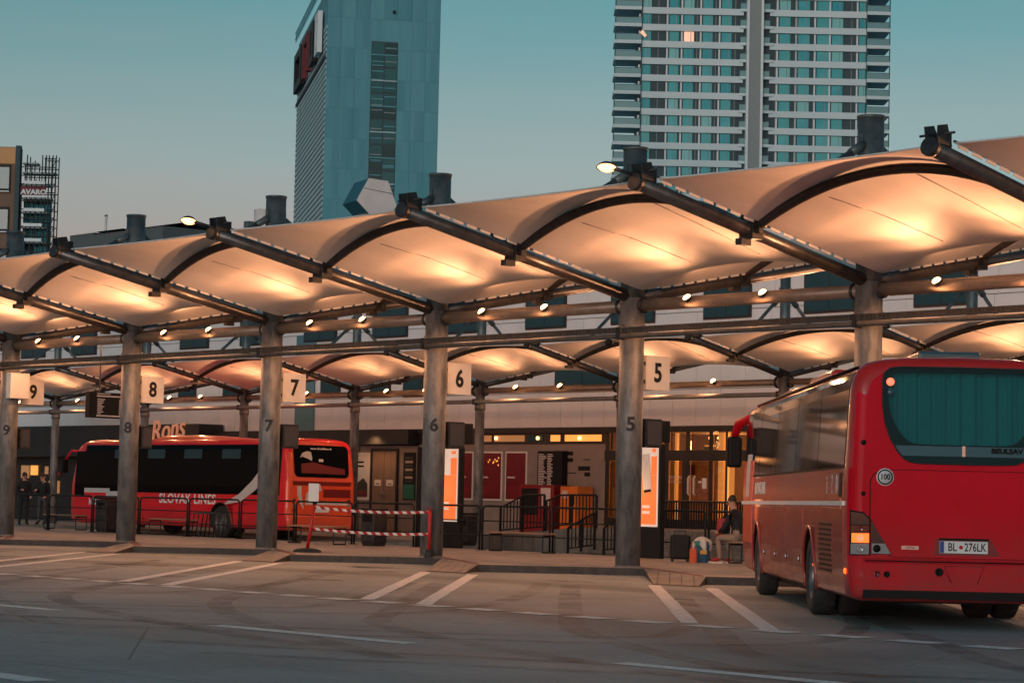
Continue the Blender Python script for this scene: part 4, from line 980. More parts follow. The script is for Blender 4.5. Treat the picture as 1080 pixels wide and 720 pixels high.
def totem(px0, px1, py_top, py_post, py_base, label, style):
    p = onZ(px1, py_base, PZ); Y = p.y; a = onY(px0, py_base, Y); wd = p.x-a.x; H_ = onY(px1, py_top, Y).z-PZ; zb = onY(px1, py_post, Y).z-PZ
    t = thing('poster_totem', label, 'poster', (a.x, Y, PZ), 0, 'lit poster totems')
    bevel(MB().box(0, wd, 0, .16, 0, H_).build('case', 'black_paint', t), .015)
    MB().box(.34, wd-.06, -.012, -.002, zb-.01, H_-.05).build('frame', 'poster_white', t)
    ob = MB().box(.38, wd-.10, -.018, -.0125, zb+.04, zb+(H_-zb)*.62).build('poster', 'poster_orange', t)
    MB().box(wd*.80, wd-.10, -.019, -.0126, zb+(H_-zb)*.622, H_-.27).build('poster_side', 'poster_orange', t)
    if style == 'phone':
        d = frame_mx((wd*.71, -.02, zb+(H_-zb)*.60), (1, 0, .12), (-.12, 0, 1))
        ph = bevel(MB().box(-.13, .13, -.34, .50, 0, .014, T=d).build('phone_print', 'paper', t), .004)
        MB().box(-.11, .11, -.34, -.28, .0141, .016, T=d).build('phone_edge', 'bus_black', ph)
    for j in range(2): MB().box(wd*.62, wd*.78, -.022, -.0185, zb+(H_-zb)*(.22-.07*j), zb+(H_-zb)*(.255-.07*j)).build('print_line', 'poster_white', t)
    MB().box(wd*.82, wd-.14, -.022, -.0125, H_-.18, H_-.10).build('logo_print', 'poster_orange', t)
    point('glow', t, (wd*.5, -.35, zb+.8), 3.0, .3, (1, .45, .2))
totem(648.5, 695, 468, 555, 589, 'lit poster totem with a phone on it, behind the column next to the coach', 'phone')
totem(437.5, 483, 471, 549.5, 578, 'lit poster totem beside the red wall posters, behind the column with the taped pole', 'plain')
def bin_(px, py, wd, H_, label, dots=False):
    p = onZ(px, py, PZ)
    t = thing('litter_bin', label, 'bin', (p.x, p.y, PZ), R(5))
    m = MB(); a = wd/2
    m.add([(-a*.85, -a*.85, 0), (a*.85, -a*.85, 0), (a*.85, a*.85, 0), (-a*.85, a*.85, 0), (-a, -a, .12), (a, -a, .12), (a, a, .12), (-a, a, .12), (-a, -a, H_), (a, -a, H_), (a, a, H_), (-a, a, H_)],
          [(0, 3, 2, 1), (0, 1, 5, 4), (1, 2, 6, 5), (2, 3, 7, 6), (3, 0, 4, 7), (4, 5, 9, 8), (5, 6, 10, 9), (6, 7, 11, 10), (7, 4, 8, 11), (8, 9, 10, 11)])
    bevel(m.build('body', 'dark_steel', t), .02)
    lid = bevel(MB().box(-a*1.06, a*1.06, -a*1.06, a*1.06, H_+.012, H_+.07).build('lid', 'black_paint', t), .015)
    MB().box(-a*.7, a*.7, -a-.006, -a-.001, H_-.26, H_-.08).build('opening', 'bus_black', t)
    if dots:
        for jx in (-1, 1):
            for jz in range(3): MB().box(jx*a*.45-.06, jx*a*.45+.06, -a-.012, -a-.0065, H_*.55+jz*.10, H_*.55+jz*.10+.05).build('label_print', 'cloth_grey', t)
    return t
bin_(113, 561, .52, .95, 'dark litter bin just left of column 8', True)
bin_(394, 575.5, .46, .85, 'dark litter bin behind the striped tape left of column 6')
bin_(492, 575, .40, .78, 'dark litter bin between column 6 and the thin column')
# slanted rack behind the tape
p = onZ(410, 566, PZ); t = thing('trolley_rack', 'row of slanted dark trolley bars behind the litter bin', 'rack', (p.x, 7.0, 0))
for j in range(5): MB().path([(j*.22, 0, 0), (j*.22+.15, .0, .75), (j*.22+.30, .5, .8), (j*.22+.15, .5, 0)], .02, 6).build('bar', 'dark_steel', t)
MB().tube((0, .25, .04), (1.3, .25, .04), .03, seg=8).build('rail', 'dark_steel', t)
# red poles and striped tape along bay 6
p1 = onZ(324, 582, PZ); c6 = Vector((-S, 0, 0)); p2_ = c6+Vector((.28, -.30, 0))
t = thing('barrier_pole', 'leaning red barrier pole on a black rubber foot near column 7', 'pole', (p1.x, p1.y, PZ))
MB().lathe([(0, .30), (.04, .30), (.07, .22), (.09, .08), (.09, .001)], (0, 0, 0), (0, 0, 1), 8).build('foot', 'rubber', t)
tp = Vector((.10, .09, 1.02)); MB().tube((0, 0, .08), tp, .038, seg=12).build('pole', 'red_plain', t)
MB().lathe([(0, .05), (.04, .05), (.07, .02), (.07, .001)], tp, (0, 0, 1), 12).build('cap', 'bus_black', t)
nt_ = thing('paper_notice', 'white paper notice fixed above the leaning red pole', 'notice', p1+Vector((.10, .05, 1.18)))
MB().box(-.11, .11, -.006, .006, -.10, .28, T=Matrix.Rotation(R(45), 4, 'Z')).build('sheet', 'paper', nt_)
MB().box(-.012, .012, .008, .016, -.2, .26, T=Matrix.Rotation(R(45), 4, 'Z')).build('stake', 'bus_black', nt_)
t = thing('barrier_pole', 'upright red barrier pole tied to the front of column 6', 'pole', (p2_.x, p2_.y, PZ))
MB().tube((0, 0, .16), (.0, .0, .98), .036, seg=12).build('pole', 'red_plain', t)
MB().lathe([(0, .045), (.03, .045), (.05, .02), (.05, .001)], (0, 0, .97), (0, 0, 1), 12).build('cap', 'bus_dark_red', t)
MB().lathe([(0, .10), (.16, .06)], (0, 0, 0.0), (0, 0, 1), 12).build('foot', 'rubber', t)
for nm, za_, zb_, sag in (('upper', .96, .92, .05), ('lower', .50, .47, .04)):
    a = Vector((p1.x+.09, p1.y+.08, PZ+za_)); b = Vector((p2_.x, p2_.y, PZ+zb_)); dx = b-a; ln = dx.length
    tt = thing('barrier_tape', nm+' red and white striped tape between the two red poles', 'tape', a, math.atan2(dx.y, dx.x))
    m = MB(); n = 16
    vs = [];
    for j in range(n+1):
        f = j/n; z = (dx.z)*f-sag*4*f*(1-f); yy = .004*math.sin(j*2.1)
        vs += [(ln*f, yy, z-.028), (ln*f, yy, z+.028), (ln*f, yy+.003, z-.028), (ln*f, yy+.003, z+.028)]
    fs = []
    for j in range(n): b0 = 4*j; b1 = b0+4; fs += [(b0, b1, b1+1, b0+1), (b0+2, b0+3, b1+3, b1+2), (b0+1, b1+1, b1+3, b0+3), (b0, b0+2, b1+2, b1)]
    m.add(vs, fs).build('strip', 'tape', tt)

# ------------------------------------------------------------------ luggage and people
p = onZ(717, 592, PZ)
t = thing('suitcase', 'black upright suitcase standing on the platform right of column 5', 'suitcase', (p.x, p.y, PZ), R(48))
bevel(MB().box(-.21, .21, -.14, .14, .05, .56).build('shell', 'black_paint', t), .05, 3)
for s in (-1, 1): MB().tube((s*.16, -.1, .03), (s*.16, .1, .03), .03, seg=10).build('wheel', 'rubber', t)
MB().path([(-.12, .1, .55), (-.12, .1, .64), (.12, .1, .64), (.12, .1, .55)], .012, 6).build('handle', 'dark_steel', t)
p = onZ(739, 593, PZ)
t = thing('travel_bag', 'blue bag with a yellow label and white cloth spilling from its top', 'bag', (p.x, p.y, PZ), R(46))
def bagf(wd, dp, h, bulge):
    def f(u_, v_):
        a = 2*math.pi*u_; z = h*v_; k = 1+bulge*math.sin(math.pi*v_); e = .5
        return Vector((wd/2*k*math.copysign(abs(math.cos(a))**e, math.cos(a)), dp/2*k*math.copysign(abs(math.sin(a))**e, math.sin(a)), z))
    return f
m = MB(); m.grid(bagf(.32, .22, .44, .06), 28, 8); m.build('bag', 'bag_blue', t)
MB().box(-.02, .12, -.135, -.128, .18, .26).build('label_patch', 'tag_yellow', t)
def cloth_(u_, v_):
    a = 2*math.pi*u_; b = v_*math.pi*.62; k = 1+.16*math.sin(a*5+2)*math.sin(b)+.1*math.sin(a*9)
    return Vector((.02+.185*k*math.sin(b)*math.cos(a), .14*k*math.sin(b)*math.sin(a), .41+.10*math.cos(b)*(1+.3*math.sin(a*3))-.10*max(0, b-1.3)*(1+math.sin(a*4))))
MB().grid(cloth_, 40, 10).build('white_cloth', 'bag_white', t, fix=False)
MB().plate([(-.16, -.135, .44), (-.02, -.14, .46), (-.06, -.14, .34), (-.13, -.138, .36)], (0, -1, 0), .004).build('teal_print', 'bag_teal', t)
p = onZ(731, 593.5, PZ)
t = thing('carrier_bag', 'small orange carrier bag leaning between the suitcase and the blue bag', 'bag', (p.x, p.y, PZ), R(46))
m = MB(); m.grid(bagf(.14, .12, .30, .10), 20, 6); m.build('bag', 'bag_orange', t)
MB().path([(-.05, 0, .29), (-.03, 0, .40), (.03, 0, .40), (.05, 0, .29)], .008, 6).build('handle', 'bag_orange', t)

def figure(name, label, loc, rz, joints, bones, radii, colours, head, extra=None):
    """one continuous skinned body; faces take the cloth of the nearest bone"""
    t = thing(name, label, 'person', loc, rz)
    names = list(joints); me = bpy.data.meshes.new('body'); me.from_pydata([joints[k] for k in names], [(names.index(a), names.index(b)) for a, b in bones], [])
    o = put('body', me, t)
    sk = o.modifiers.new('skin', 'SKIN'); sk.use_smooth_shade = True
    for k, v in zip(names, me.skin_vertices[0].data): v.radius = (radii[k], radii[k]) if not isinstance(radii[k], tuple) else radii[k]
    for k, v in zip(names, me.skin_vertices[0].data): v.use_root = (k == 'pelvis')
    sb = o.modifiers.new('sub', 'SUBSURF'); sb.levels = 2; sb.render_levels = 2
    apply_mods(o); me = o.data; slots = []
    for cn in colours.values():
        if cn not in slots: slots.append(cn)
    for cn in slots: me.materials.append(M[cn])
    segs = [(Vector(joints[a]), Vector(joints[b]), slots.index(colours[(a, b)] if (a, b) in colours else colours['default'])) for a, b in bones]
    for p in me.polygons:
        c = p.center; best = (9e9, 0)
        for a, b, mi in segs:
            d = b-a; tt = max(0, min(1, (c-a).dot(d)/max(1e-9, d.dot(d)))); q = (c-a-d*tt).length
            if q < best[0]: best = (q, mi)
        p.material_index = best[1]; p.use_smooth = True
    hc = Vector(joints['head']); hd = Vector(head)
    # face: nose, eyes, ears; hair cap
    sdv = hd.cross(Vector((0, 0, 1))).normalized(); m = MB()
    m.path([hc+hd*.085+Vector((0, 0, .02)), hc+hd*.118+Vector((0, 0, -.02)), hc+hd*.09+Vector((0, 0, -.035))], [.012, .017, .010], 8)
    m.build('nose', 'skin', t)
    for s in (-1, 1):
        MB().lathe([(-.012, .001), (-.008, .009), (0, .012), (.008, .009), (.012, .001)], hc+hd*.088+sdv*s*.033+Vector((0, 0, .012)), hd, 8).build('eye', 'cloth_black', t)
        MB().lathe([(-.012, .001), (-.01, .024), (.01, .026), (.014, .001)], hc+sdv*s*.082+Vector((0, 0, -.01)), sdv*s, 10).build('ear', 'skin', t)
    MB().path([hc+hd*.09+sdv*.025+Vector((0, 0, -.058)), hc+hd*.096+Vector((0, 0, -.06)), hc+hd*.09-sdv*.025+Vector((0, 0, -.058))], .006, 6).build('mouth', 'shoe_red', t)
    def hair(u_, v_):
        a = 2*math.pi*u_; b = math.pi*.5*(1-v_)*1.12; k = .103
        dr = (hd*math.cos(a)*.98+sdv*math.sin(a)*.86)*math.sin(b)*k+Vector((0, 0, math.cos(b)*.125))
        return hc-hd*.018+Vector((0, 0, .012))+dr
    MB().grid(hair, 20, 8).build('hair', 'hair', t, fix=False)
    return t
def hand_parts(t, wrist, dirv, upv, side, mname='skin'):
    wrist = Vector(wrist); d = Vector(dirv).normalized(); n = Vector(upv).normalized(); s_ = d.cross(n).normalized()*side
    hm = MB(); hm.path([wrist-d*.02, wrist+d*.03, wrist+d*.07, wrist+d*.09], [.022, .034, .036, .026], 10)
    for j, (o_, ln) in enumerate(((-.028, .062), (-.009, .074), (.010, .070), (.028, .055))):
        b = wrist+d*.08+s_*o_; hm.path([b, b+d*ln*.45-n*.006, b+d*ln*.8-n*.022, b+d*ln-n*.036], [.0095, .009, .0085, .006], 8)
    b = wrist+d*.025+s_*-.03; hm.path([b, b+d*.03-s_*.022-n*.01, b+d*.06-s_*.026-n*.022], [.011, .010, .007], 8)
    hm.build('hand', mname, t)
# seated traveller (faces left in the picture, i.e. towards -X / -Y), on a bench hidden behind the coach
SB = onZ(753, 593.5, PZ); rzs = R(225)
bt = thing('bench', 'slatted bench with the seated traveller, partly hidden by the coach', 'bench', (SB.x+.32, SB.y+.02, PZ), 0, 'platform benches')
for xx in (.06, 1.85): MB().path([(xx, .02, .025), (xx, .40, .025), (xx, .40, .40), (xx, .02, .40)], .024, 4, closed=True, smooth=False).build('leg', 'black_paint', bt)
for j in range(3): bevel(MB().box(0, 1.95, j*.14+.004, (j+1)*.14-.008, .43, .465).build('slat', 'wood', bt), .006)
J = {'pelvis': (0, 0, .56), 'waist': (.03, 0, .74), 'chest': (.10, 0, .95), 'neck': (.16, 0, 1.10), 'chin': (.20, 0, 1.17), 'head': (.225, 0, 1.27), 'crown': (.22, 0, 1.345),
     'hipL': (.03, .10, .54), 'kneeL': (.45, .13, .53), 'ankL': (.40, .13, .10), 'toeL': (.60, .15, .05), 'hipR': (.03, -.10, .54), 'kneeR': (.44, -.14, .53), 'ankR': (.28, -.14, .10), 'toeR': (.47, -.16, .05),
     'shL': (.10, .19, 1.00), 'elL': (.22, .25, .74), 'wrL': (.42, .16, .64), 'shR': (.10, -.19, 1.00), 'elR': (.24, -.25, .74), 'wrR': (.43, -.14, .64)}
B = [('pelvis', 'waist'), ('waist', 'chest'), ('chest', 'neck'), ('neck', 'chin'), ('chin', 'head'), ('head', 'crown')]
for s in 'LR': B += [('pelvis', 'hip'+s), ('hip'+s, 'knee'+s), ('knee'+s, 'ank'+s), ('ank'+s, 'toe'+s), ('chest', 'sh'+s), ('sh'+s, 'el'+s), ('el'+s, 'wr'+s)]
RD = {'pelvis': .15, 'waist': .145, 'chest': .16, 'neck': .06, 'chin': .075, 'head': .092, 'crown': .05}
for s in 'LR': RD.update({'hip'+s: .095, 'knee'+s: .07, 'ank'+s: .05, 'toe'+s: .042, 'sh'+s: .075, 'el'+s: .055, 'wr'+s: .036})
def cols(top, leg, shoe):
    c = {'default': top, ('neck', 'chin'): 'skin', ('chin', 'head'): 'skin', ('head', 'crown'): 'skin'}
    for s in 'LR': c.update({('pelvis', 'hip'+s): leg, ('hip'+s, 'knee'+s): leg, ('knee'+s, 'ank'+s): leg, ('ank'+s, 'toe'+s): shoe})
    return c
sit = Vector((SB.x+.55, SB.y+.18, PZ))
per = figure('person', 'seated person in black top, beige trousers and red shoes beside the luggage', sit, R(190), J, B, RD, cols('cloth_black', 'trousers', 'shoe_red'), (.97, 0, -.22))
for s, k in ((1, 'L'), (-1, 'R')): hand_parts(per, J['wr'+k], (.9, -.25*s, -.25), (0, 0, 1), s)
for k in 'LR':
    a, b = Vector(J['ank'+k]), Vector(J['toe'+k]); d = (b-a); d.z = 0; d.normalize()
    m = MB(); q = Vector((a.x, a.y, 0)); sdv = Vector((-d.y, d.x, 0))
    m.prism([((q+d*f+sdv*w_).x, (q+d*f+sdv*w_).y) for f, w_ in ((-.09, .03), (-.04, .05), (.12, .052), (.22, .045), (.27, 0), (.22, -.045), (.12, -.05), (-.04, -.048), (-.09, -.03))], 0.0, .035)
    m.build('sole', 'sole', per)
p = onZ(753, 594, PZ)
t = thing('backpack', 'red and black backpack with white straps standing on the bench by the seated person', 'backpack', (SB.x+.10, SB.y+.20, PZ+.465), R(50))
m = MB(); m.grid(bagf(.30, .20, .46, .10), 24, 10); m.build('sack', 'shoe_red', t)
m = MB(); m.grid(bagf(.17, .06, .34, .06), 20, 6); m.build('pocket', 'cloth_black', t, loc=(0.02, -.11, .04))
MB().path([(.09, -.115, .44), (.11, -.145, .25), (.09, -.12, .06)], .012, 6).build('strap', 'bag_white', t)
MB().path([(-.04, 0, .455), (-.02, 0, .52), (.04, 0, .52), (.06, 0, .455)], .012, 6).build('handle', 'cloth_black', t)
# two people waiting at far left behind the railing
JS = {'pelvis': (0, 0, .95), 'waist': (0, 0, 1.10), 'chest': (0, 0, 1.32), 'neck': (.02, 0, 1.50), 'chin': (.035, 0, 1.56), 'head': (.05, 0, 1.65), 'crown': (.045, 0, 1.72),
      'hipL': (0, .10, .92), 'kneeL': (.02, .11, .50), 'ankL': (0, .12, .09), 'toeL': (.17, .14, .045), 'hipR': (0, -.10, .92), 'kneeR': (.03, -.11, .50), 'ankR': (.02, -.12, .09), 'toeR': (.19, -.14, .045),
      'shL': (0, .19, 1.40), 'elL': (-.02, .25, 1.12), 'wrL': (.14, .20, .96), 'shR': (0, -.19, 1.40), 'elR': (.02, -.25, 1.12), 'wrR': (.22, -.12, 1.20)}
RS = dict(RD); RS.update({'pelvis': .14, 'waist': .135})
p = onZ(44, 553.5, .12)
st1 = figure('person', 'standing person in dark coat with a pale scarf behind the railing at far left', Vector((p.x, min(p.y, 15.0), .12)), R(-60), JS, B, RS, cols('cloth_black', 'cloth_grey', 'cloth_black'), (1, 0, -.05))
for s, k in ((1, 'L'), (-1, 'R')): hand_parts(st1, JS['wr'+k], (.9, -.2*s, -.1), (0, 0, 1), s)
MB().path([(.06, .10, 1.47), (.10, 0, 1.42), (.06, -.10, 1.47), (-.05, 0, 1.50)], .035, 8, closed=True).build('scarf', 'cloth_light', st1)
p = onZ(24, 554, .12)
st2 = figure('person', 'standing person in black clothes next to the lit shop window at far left', Vector((p.x, min(p.y, 15.5), .12)), R(-20), JS, B, RS, cols('cloth_black', 'cloth_black', 'cloth_black'), (1, 0, -.1))
for s, k in ((1, 'L'), (-1, 'R')): hand_parts(st2, JS['wr'+k], (.9, -.2*s, -.1), (0, 0, 1), s)
p = onZ(55.5, 552, .12)
t = thing('shoulder_bag', 'dark blue bag on the ground beside the thin column at far left', 'bag', (p.x, p.y-.1, .12))
m = MB(); m.grid(bagf(.5, .3, .55, .08), 24, 8); m.build('sack', 'cloth_blue', t)
MB().path([(-.12, 0, .53), (-.08, 0, .68), (.08, 0, .68), (.12, 0, .53)], .015, 6).build('handle', 'cloth_blue', t)

# ================================================================== STATION BUILDING
YB = 19.2
bld = thing('station_building', 'two-storey station building with pale cladding, dark windows and glazed entrance', 'building', (0, YB, 0))
def bb(name, x0, x1, z0, z1, mname, d0=.0, d1=-.05, parent=None, bev=0):     # box on the facade: d = distance along -Y
    o = MB().box(x0, x1, min(-d0, d1), max(-d0, d1), z0, z1).build(name, mname, parent or bld)
    if bev: bevel(o, bev)
    return o
XL, XR = -66., 10.
ZC = onY(560, 451.5, YB).z; ZT = 9.3
ENX0, ENX1 = onY(640, 470, YB).x, onY(812, 470, YB).x
MB().box(XL, XR, .12, 14, ZC, ZT).build('upper_wall', 'facade_core', bld)
MB().box(XL, ENX0-.1, .12, 14, 0, ZC).build('ground_wall', 'facade_core', bld)
MB().box(ENX1+.1, XR, .12, 14, 0, ZC).build('ground_wall', 'facade_core', bld)
MB().box(XL-.1, XR+.1, -.12, 14.1, ZT, ZT+.14).build('parapet', 'roof_metal', bld)
# cladding panels: three courses
PW = .97; n = int((XR-XL)/PW)
courses = [(ZC+.02, 4.70), (4.72, 6.98), (7.0, ZT-.02)]
pm = [MB().box(.006, PW-.006, -.03, .02, a, b).mesh('cladding', name='cladding_panel') for a, b in courses]
cnt = 0
for i in range(n):
    X = XL+i*PW
    if X < -58 or X > 4: continue
    for q in pm[:2]: put('cladding_panel', q, bld, (X, 0, 0))
for a, b in courses: MB().box(XL, -58.1, -.03, .02, a, b).build('cladding_panel', 'cladding', bld); MB().box(4.3, XR, -.03, .02, a, b).build('cladding_panel', 'cladding', bld)
for i in range(32): MB().box(-58.1+i*1.94+.006, -58.1+(i+1)*1.94-.006, -.03, .02, 7.0, ZT-.02).build('cladding_panel', 'cladding', bld)
# windows: upper band and the lower band that shows under the back canopy
def window(x0, x1, z0, z1, nm=2):
    f = MB(); f.box(x0, x1, -.10, .03, z0, z1); w_ = f.build('window', 'fascia', bld)
    st = (x1-x0-.08)/nm
    for j in range(nm): MB().box(x0+.05+j*st, x0+.02+(j+1)*st, -.112, -.102, z0+.07, z1-.07).build('pane', 'win_glass', w_)
W0, W1 = onY(744, 330, YB).x, onY(790, 330, YB).x; pitch = onY(850, 330, YB).x-W0
for j in range(-11, 5):
    x0 = W0+j*pitch
    if XL < x0 < XR-2: window(x0, x0+(W1-W0)*1.08, onY(744, 337.5, YB).z, 8.4, 2)
for a, b in ((587, 647), (392, 413), (427, 447), (190, 208), (237, 253), (340, 360), (60, 84), (150, 166)):
    x0, x1 = onY(a, 415, YB).x, onY(b, 415, YB).x; window(x0, x1, onY(600, 413, YB).z if a > 500 else onY(a, 419, YB).z, 5.9, 2 if x1-x0 > 1.5 else 1)
bb('downpipe_panel', onY(313, 420, YB).x, onY(333, 420, YB).x, ZC, 7, 'teal_pipe', .0, -.08)
# dark fascia over the ground floor and beige wall with transom lights
ZF = onY(560, 467.5, YB).z; FX0, FX1 = onY(444, 460, YB).x, ENX0
bb('fascia', -30.4, ENX1+4, ZC-.16, ZC-.0, 'fascia', .02, -.22)
bb('fascia', -30.4, FX0, ZF, ZC-.165, 'fascia', .02, -.18)
bb('transom_frame', FX0, FX1, ZF-.02, ZC-.165, 'fascia', .02, -.10)
for a, b, mm in ((513, 521, 'lit_dim'), (524, 556, 'lit_dim'), (560, 576, 'win_glass'), (583.5, 593.5, 'lit_orange'), (598.5, 637, 'lit_orange')):
    bb('transom_pane', onY(a, 460, YB).x, onY(b, 460, YB).x, ZF+.06, ZC-.22, mm, .0, -.115)
for a in (527, 571, 615): 
    q = onY(a, 462, YB); MB().lathe([(-.06, .001), (-.04, .05), (.04, .05), (.06, .001)], (q.x, -.16, q.z), (0, 0, 1), 10).build('transom_lamp', 'flood_lens', bld)
bb('beige_wall', FX0, FX1, .05, ZF-.025, 'wall_beige', .02, -.06)
bb('beige_wall', onY(381, 500, YB).x, FX0-.02, .05, onY(420, 470, YB).z, 'wall_beige', .02, -.06)
def F(px, py): return onY(px, py, YB)
for a, b in ((486.5, 501), (505, 531.5), (535, 557.5)):
    x0, x1, z0, z1 = F(a, 500).x, F(b, 500).x, F(520, 527.5).z, F(520, 476).z
    f = bb('wall_poster', x0, x1, z0, z1, 'white_trim', .06, -.09)
    q = MB().box(x0+.05, x1-.05, -.098, -.091, z0+.05, z1-.05).build('poster', 'poster_red', f)
    MB().box(x0+.12, x0+.12+(x1-x0)*.35, -.101, -.0985, z0+.72, z0+.77).build('print_line', 'board_text', q)
    for j in range(3): MB().box(x0+.25, x1-.25, -.101, -.0985, z0+.25+.09*j, z0+.275+.09*j).build('print_line', 'kiosk_red', q)
for j in range(9):
    q = F(517+random.uniform(0, 13), 479+random.uniform(0, 12)); MB().lathe([(0, .03), (.012, .001)], (q.x, -.10, q.z), (0, -1, 0), 8).build('poster_light', 'lit_orange', bld)
# timetable board
x0, x1, z0, z1 = F(570, 500).x, F(593, 500).x, F(580, 524).z, F(580, 475.5).z
f = bb('timetable_board', x0, x1, z0, z1, 'black_paint', .06, -.14)
z = z1-.12; j = 0
while z > z0+.06:
    MB().box(x0+.05, x0+.05+(x1-x0)*random.uniform(.22, .40), -.146, -.141, z, z+.028).build('text_line', 'board_text', f)
    MB().box(x0+(x1-x0)*.46, x0+(x1-x0)*random.uniform(.60, .72), -.146, -.141, z, z+.028).build('text_line', 'board_text', f)
    z -= .052
bb('board_shadow_box', x1+.01, x1+.30, z0+.1, z1, 'black_paint', .06, -.30)
# wayfinding pictograms on the beige wall
for a, b, c, d, mm in ((600, 606, 476, 480, 'black_paint'), (600, 606, 483, 487, 'black_paint'), (611.5, 624, 491.5, 496, 'black_paint'), (618, 624, 498, 502, 'black_paint'), (617, 624, 484, 485, 'black_paint'), (600, 609, 498, 499, 'black_paint')):
    bb('wall_pictogram', F(a, c).x, F(b, c).x, F(a, d).z, F(a, c).z, mm, .06, -.068)
for (a, b, top, bot, mm, lab, cat) in ((568, 604, 511, 556, 'kiosk_red', 'dark red vending machine with a grey panel on the terrace', 'machine'), (611, 629, 513, 558, 'kiosk_orange', 'tall orange vending machine beside the entrance', 'machine')):
    p0, p1q = F(a, bot), F(b, bot)
    zt = F(a, top).z; k = thing('vending_machine', lab, cat, (p0.x, YB-.85, TZ if False else .12))
    wd = p1q.x-p0.x; hh2 = zt-.12
    bevel(MB().box(0, wd, 0, .7, 0, hh2).build('cabinet', mm, k), .03)
    if 'red' in mm:
        MB().box(.12, wd*.55, -.012, -.001, hh2*.45, hh2-.12).build('window', 'black_paint', k); MB().box(wd*.64, wd*.92, -.014, -.001, hh2*.62, hh2-.1).build('panel', 'board_text', k)
    else:
        MB().box(wd*.12, wd*.45, -.012, -.001, hh2*.78, hh2*.92).build('screen', 'board_text', k); MB().box(wd*.55, wd*.85, -.012, -.001, hh2*.66, hh2*.86).build('print_panel', 'black_paint', k)
# double doors, poster and green menu left of column 6
x0, xm, x1, z1 = F(395, 500).x, F(407.3, 500).x, F(420, 500).x, F(400, 476).z
for a, b in ((x0, xm-.01), (xm+.01, x1)):
    d = bb('door', a, b, .14, z1, 'door_brown', .06, -.10); MB().box(a+.14, b-.14, -.108, -.101, 1.72, 1.92).build('door_notice', 'paper', d)
    MB().box(a+.22, b-.22, -.11, -.1085, 1.77, 1.80).build('notice_print', 'black_paint', d); MB().tube(((a if b > x1-.1 else b-.1)+.05, -.14, 1.3), ((a if b > x1-.1 else b-.1)+.05, -.14, 1.55), .015, seg=6).build('handle', 'chrome', d)
bb('door_frame', x0-.09, x0-.015, .12, z1+.1, 'dark_steel', .06, -.13); bb('door_frame', x1+.015, x1+.09, .12, z1+.1, 'dark_steel', .06, -.13); bb('door_frame', x0-.01, x1+.01, z1+.015, z1+.1, 'dark_steel', .06, -.13)
x0, x1, z0, z1 = F(378, 500).x, F(392, 500).x, F(385, 527).z, F(385, 477).z
f = bb('wall_poster', x0, x1, z0, z1, 'paper', .06, -.09)
MB().plate([(x0+.05, -.095, z0+.1), (x1-.1, -.095, z0+.1), (x1-.1, -.095, z0+.55), (x0+.4, -.095, z0+.75), (x0+.1, -.095, z0+.6)], (0, -1, 0), .003).build('poster_figure', 'cloth_grey', f)
MB().box(x0+.05, x1-.15, -.099, -.0985, z0+.1, z0+.35).build('poster_figure', 'poster_red', f)
for j in range(2): MB().box(x0+.06, x0+.40, -.095, -.091, z1-.36-.14*j, z1-.30-.14*j).build('print_line', 'black_paint', f)
x0, x1, z0, z1 = F(427.5, 500).x, F(440, 500).x, F(430, 527).z, F(430, 477).z
f = bb('menu_board', x0, x1, z0, z1, 'black_paint', .06, -.09); MB().box(x0+.03, x1-.03, -.095, -.091, z0+.04, z0+.52).build('menu_panel', 'green_board', f)
for j in range(7): MB().box(x0+.10, x1-.12, -.097, -.0955 if False else -.0951, z0+.58+.13*j, z0+.66+.13*j).build('print_line', 'cloth_light' if j % 2 else 'cloth_grey', f)
q = F(382.5, 455.5); MB().lathe([(-.05, .001), (-.03, .06), (.03, .06), (.05, .001)], (q.x, -.30, q.z), (0, -1, -.5), 10).build('wall_lamp', 'flood_lens', bld)
spot('door_lamp', bld, (F(408, 470).x, -.9, F(408, 462).z), (0, .5, -.8), 14, 140, .8, .1, (1, .5, .22))
# glazed entrance with a lit hall behind
hx0, hx1 = ENX0, ENX1; zt = ZC-.16
hall = MB(); hall.box(hx0, hx1+1, 4.0, 4.1, TZ, zt, 0); hall.box(hx0-.08, hx0-.01, .15, 4.0, TZ, zt, 0); hall.box(hx1+1, hx1+1.1, .15, 4.0, TZ, zt, 0)
hall.build('hall_wall', 'int_wall', bld)
MB().box(hx0-.05, hx1+1, .05, 4.05, TZ-.1, TZ+.005).build('hall_floor', 'door_brown', bld); MB().box(hx0-.05, hx1+1, .1, 4.05, zt+.0, zt+.08).build('hall_ceiling', 'int_wall', bld)
zm = F(720, 483).z; zmt = F(720, 479.5).z
def mull(px, w_=.09, z0=TZ, z1=zt): X = F(px, 500).x; bb('mullion', X-w_/2, X+w_/2, z0, z1, 'fascia', .08, -.08)
for px in (642, 698.5, 705, 727, 751.5, 768, 790): mull(px, .16 if px in (705, 727, 751.5, 642) else .09)
bb('transom_bar', hx0, hx1, zm-.08, zmt+.14, 'fascia', .09, -.075)
bb('door_leaf_frame', F(721, 500).x, F(724, 500).x, TZ, zm-.08, 'fascia', .05, -.06)
bb('kick_plate', hx0, hx1, TZ, TZ+.22, 'fascia', .06, -.07)
eps = [642, 698.5, 705, 727, 751.5, 768, 790, 811]
for a, b in zip(eps, eps[1:]):
    xa, xb = F(a, 500).x+.06, F(b, 500).x-.06
    if xb-xa > .05:
        MB().box(xa, xb, -.012, -.004, TZ+.23, zm-.09).build('glass_pane', 'shop_glass', bld); MB().box(xa, xb, -.012, -.004, zmt+.15, zt-.01).build('glass_pane', 'shop_glass', bld)
